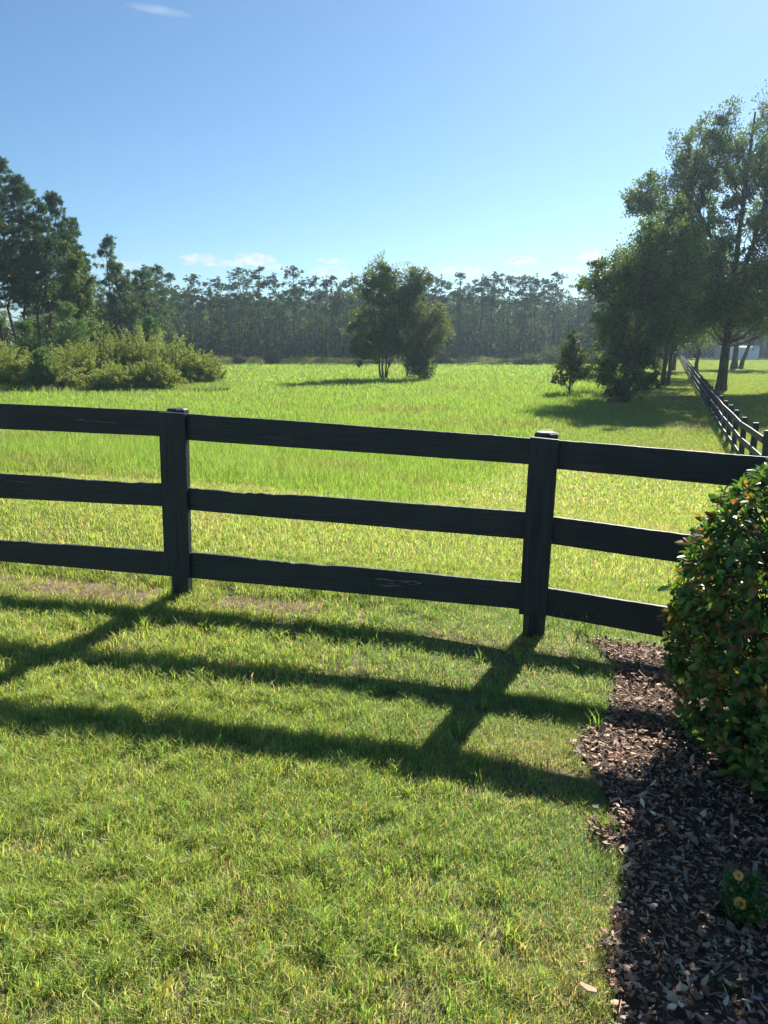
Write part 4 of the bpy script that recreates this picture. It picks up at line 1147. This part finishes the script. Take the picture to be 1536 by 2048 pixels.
def stalks():
    """airy seed stalks around the fence"""
    G = 'thin seed stalks growing along the fence'
    sp_ = [(742, 1240, .26, 'paired thin seed stalks crossing the pale scratches on the lower rail'), (672, 1205, .12, 'short leaning seed stalk in front of the lower rail'),
           (880, 1245, .15, 'small seed stalk left of the right post, in front of the lower rail'), (925, 1255, .20, 'branched seed stalk nearest the right post on its left side'), (1280, 1290, .40, 'tall single grass stalk beside the bush, rising past the lower rail'),
           (1185, 1300, .20, 'branching dry weed in front of the right lower rail'), (1150, 1310, .19, 'reddish dry weed close to the right post'), (1108, 1290, .17, 'wispy weed against the foot of the right post')]
    for px, py, h, lb in sp_:
        g = ground(px, py); z = float(terr(*g))
        root = empty('seed_stalk', (g[0], g[1], z), label=lb, cat='weed', group=G)
        mb = MB()
        ns = {742: 2, 1280: 1, 1185: 7, 1150: 8, 1108: 6}.get(px, 3)
        for s in range(ns):
            e = np.array([.04 * rng.normal(), .03 * rng.normal(), h * (.75 + .35 * rng.random())])
            b = np.array([.02 * rng.normal(), .02 * rng.normal(), -.01])
            lp = curve_pts(b, e, 6, wig=.003)
            c = [(.20, .24, .07), (.26, .19, .09)][s % 2] if ns > 3 else (.22, .30, .08)
            tube(mb, lp, np.linspace(.0014, .0007, 6), 3, col=c)
            for q in range(4 if ns > 2 else 1):
                a = lp[3] + (lp[5] - lp[3]) * rng.random(); ee = a + np.array([.03 * rng.normal(), .02 * rng.normal(), .02 + .03 * rng.random()])
                tube(mb, curve_pts(a, ee, 3), [.0008, .0006, .0005], 3, col=c)
                kites(mb, ee[None] + .004 * rng.normal(size=(5, 3)), .006, np.clip(tints(5, [(.24, .20, .09), (.30, .26, .14)]), 0, 1))
        mb.build('stalk', M_grass, root)
stalks()

# radio mast far behind the pines
def mast():
    Y = 480.0; X = col_at(622, Y)
    z0 = -1.5; zt = ztop(622, 556, Y)
    root = empty('radio_mast', (X, Y, z0), label='thin far away radio mast showing above a gap in the pine row', cat='mast')
    mb = MB(); h = zt - z0
    for k in range(3):
        a = k * 2.094; o = np.array([math.cos(a), math.sin(a), 0]) * .16
        tube(mb, np.array([o, o + [0, 0, h * .5], o * .8 + np.array([0, 0, h])]), .05, 4)
    for i in range(40):
        zz = h * i / 40; p = [np.array([math.cos(k * 2.094) * .16, math.sin(k * 2.094) * .16, zz + (h / 40 if k % 2 else 0)]) for k in range(3)]
        for k in range(3): tube(mb, np.array([p[k], p[(k + 1) % 3]]), .04, 3)
    mb.build('lattice', noise_mat('mast_steel', (.35, .36, .38), (.45, .46, .48)), root)
mast()

# ------------------------------------------------------------------ light and sky
AZ = math.radians(26.5); EL = math.radians(33.6)    # sun azimuth measured from +Y towards +X
sd = Vector((math.sin(AZ) * math.cos(EL), math.cos(AZ) * math.cos(EL), math.sin(EL)))
sl = bpy.data.lights.new('sun', 'SUN'); sl.energy = 4.8; sl.angle = math.radians(.53); sl.color = (1, .95, .86)
so = bpy.data.objects.new('sun', sl); COL.objects.link(so)
so.rotation_euler = (-sd).to_track_quat('-Z', 'Y').to_euler()
W = bpy.data.worlds.new('World'); S.world = W; W.use_nodes = True
nt = W.node_tree; nt.nodes.clear(); N = nt.nodes; L = nt.links
out = N.new('ShaderNodeOutputWorld'); bg = N.new('ShaderNodeBackground'); sky = N.new('ShaderNodeTexSky')
sky.sky_type = 'NISHITA'; sky.sun_disc = False; sky.sun_elevation = EL; sky.sun_rotation = AZ
sky.altitude = 100; sky.air_density = 1.0; sky.dust_density = 0.25; sky.ozone_density = 5.0
STR = .060
bg.inputs['Strength'].default_value = STR

def math_node(op, a, b=None, clamp=False):
    n = N.new('ShaderNodeMath'); n.operation = op; n.use_clamp = clamp
    for i, q in enumerate((a, b)):
        if q is None: continue
        if isinstance(q, (int, float)): n.inputs[i].default_value = q
        else: L.new(q, n.inputs[i])
    return n.outputs[0]
geo = N.new('ShaderNodeTexCoord'); sep = N.new('ShaderNodeSeparateXYZ'); L.new(geo.outputs['Generated'], sep.inputs[0])
yy = math_node('MAXIMUM', sep.outputs['Y'], .05)
U = math_node('DIVIDE', sep.outputs['X'], yy); V = math_node('DIVIDE', sep.outputs['Z'], yy)
cmb = N.new('ShaderNodeCombineXYZ'); L.new(U, cmb.inputs[0]); L.new(V, cmb.inputs[1])
ns = N.new('ShaderNodeTexNoise'); ns.inputs['Scale'].default_value = 46; ns.inputs['Detail'].default_value = 7; ns.inputs['Roughness'].default_value = .6
mpn = N.new('ShaderNodeMapping'); mpn.inputs['Scale'].default_value = (1, 1.7, 1); L.new(cmb.outputs[0], mpn.inputs[0]); L.new(mpn.outputs[0], ns.inputs['Vector'])
front = math_node('GREATER_THAN', sep.outputs['Y'], .1)
tot = None
clouds = [(1043, 521, 34, 8, 1.0), (1143, 541, 22, 6, .75), (505, 518, 42, 13, .75), (400, 517, 34, 10, .6), (450, 526, 80, 7, .55), (668, 521, 32, 7, .55), (660, 545, 50, 12, .45), (560, 535, 30, 8, .4),
          (925, 545, 55, 12, .6), (820, 540, 40, 10, .4), (1185, 515, 30, 16, .6), (240, 530, 50, 9, .35), (1010, 560, 60, 12, .35)]
for (cx, cy, rx, ry, st) in clouds:
    d = ray(cx, cy); u0, v0 = d[0] / d[1], d[2] / d[1]
    a = math_node('MULTIPLY', math_node('SUBTRACT', U, float(u0)), F / rx * .93)
    b0 = math_node('SUBTRACT', V, float(v0)); b = math_node('MULTIPLY', b0, F / ry * .93)
    r2 = math_node('ADD', math_node('MULTIPLY', a, a), math_node('MULTIPLY', b, b))
    m = math_node('SUBTRACT', math_node('ADD', math_node('SUBTRACT', 1.0, r2), math_node('MULTIPLY', math_node('SUBTRACT', ns.outputs['Fac'], .5), 4.0)), .1)
    m = math_node('MULTIPLY', math_node('MULTIPLY', m, 1.8, clamp=True), min(1.0, st * 1.15))
    tot = m if tot is None else math_node('MAXIMUM', tot, m)
# wisp of cirrus high up
d = ray(318, 20); u0, v0 = d[0] / d[1], d[2] / d[1]
du = math_node('SUBTRACT', U, float(u0)); dv = math_node('ADD', math_node('SUBTRACT', V, float(v0)), math_node('MULTIPLY', du, .16))
a = math_node('MULTIPLY', du, F / 62); b = math_node('MULTIPLY', dv, F / 9)
m = math_node('MULTIPLY', math_node('SUBTRACT', 1.0, math_node('ADD', math_node('MULTIPLY', a, a), math_node('MULTIPLY', b, b)), clamp=True), math_node('MULTIPLY', ns.outputs['Fac'], .55))
tot = math_node('MAXIMUM', tot, m)
tot = math_node('MULTIPLY', tot, front)
# cloud body: white tops, greyer middles
ns2 = N.new('ShaderNodeTexNoise'); ns2.inputs['Scale'].default_value = 70; ns2.inputs['Detail'].default_value = 4; L.new(mpn.outputs[0], ns2.inputs['Vector'])
cr = N.new('ShaderNodeValToRGB'); cr.color_ramp.elements[0].position = .35; cr.color_ramp.elements[1].position = .6
cr.color_ramp.elements[0].color = (.25, .29, .33, 1); cr.color_ramp.elements[1].color = (.37, .38, .39, 1)
L.new(ns2.outputs['Fac'], cr.inputs[0])
vm = N.new('ShaderNodeVectorMath'); vm.operation = 'SCALE'; vm.inputs['Scale'].default_value = 1.0 / STR; L.new(cr.outputs[0], vm.inputs[0])
mx = N.new('ShaderNodeMix'); mx.data_type = 'RGBA'; wb = N.new('ShaderNodeMix'); wb.data_type = 'RGBA'; wb.blend_type = 'MULTIPLY'; wb.inputs[0].default_value = 1; wb.inputs[7].default_value = (.63, .77, .80, 1)
L.new(sky.outputs[0], wb.inputs[6]); L.new(tot, mx.inputs[0]); L.new(wb.outputs[2], mx.inputs[6]); L.new(vm.outputs[0], mx.inputs[7])
L.new(mx.outputs[2], bg.inputs['Color']); L.new(bg.outputs[0], out.inputs[0])

# ------------------------------------------------------------------ air
HAZE = True
if HAZE:
    mb = MB()
    x0, x1, y0, y1, z0, z1 = -320, 420, -30, 540, -4.0, 52.0
    v = [(x0, y0, z0), (x1, y0, z0), (x1, y1, z0), (x0, y1, z0), (x0, y0, z1), (x1, y0, z1), (x1, y1, z1), (x0, y1, z1)]
    mb.add(v, np.array([[0, 3, 2, 1], [4, 5, 6, 7], [0, 1, 5, 4], [1, 2, 6, 5], [2, 3, 7, 6], [3, 0, 4, 7]]))
    m, nt_, N_, L_ = new_mat('hazy_air')
    o_ = N_.new('ShaderNodeOutputMaterial'); pv = N_.new('ShaderNodeVolumePrincipled')
    pv.inputs['Color'].default_value = (.62, .80, 1.0, 1); pv.inputs['Density'].default_value = .00034; pv.inputs['Anisotropy'].default_value = .5
    L_.new(pv.outputs[0], o_.inputs['Volume'])
    tag(mb.build('haze', m), kind='stuff')

# ------------------------------------------------------------------ camera and output
cd = bpy.data.cameras.new('camera'); cam = bpy.data.objects.new('camera', cd); COL.objects.link(cam)
cd.sensor_fit = 'HORIZONTAL'; cd.sensor_width = 36; cd.lens = 36; cd.clip_start = .05; cd.clip_end = 12000
cam.location = (0, 0, H); cam.rotation_euler = (PI / 2 - PITCH, 0, 0)
S.camera = cam
S.view_settings.view_transform = 'Standard'; S.view_settings.look = 'None'; S.view_settings.gamma = 1; S.view_settings.exposure = 1.3
S.cycles.volume_bounces = 0; S.cycles.max_bounces = 12; S.cycles.transparent_max_bounces = 8
S.cycles.diffuse_bounces = 6; S.cycles.glossy_bounces = 2; S.cycles.transmission_bounces = 8
S.cycles.use_denoising = True
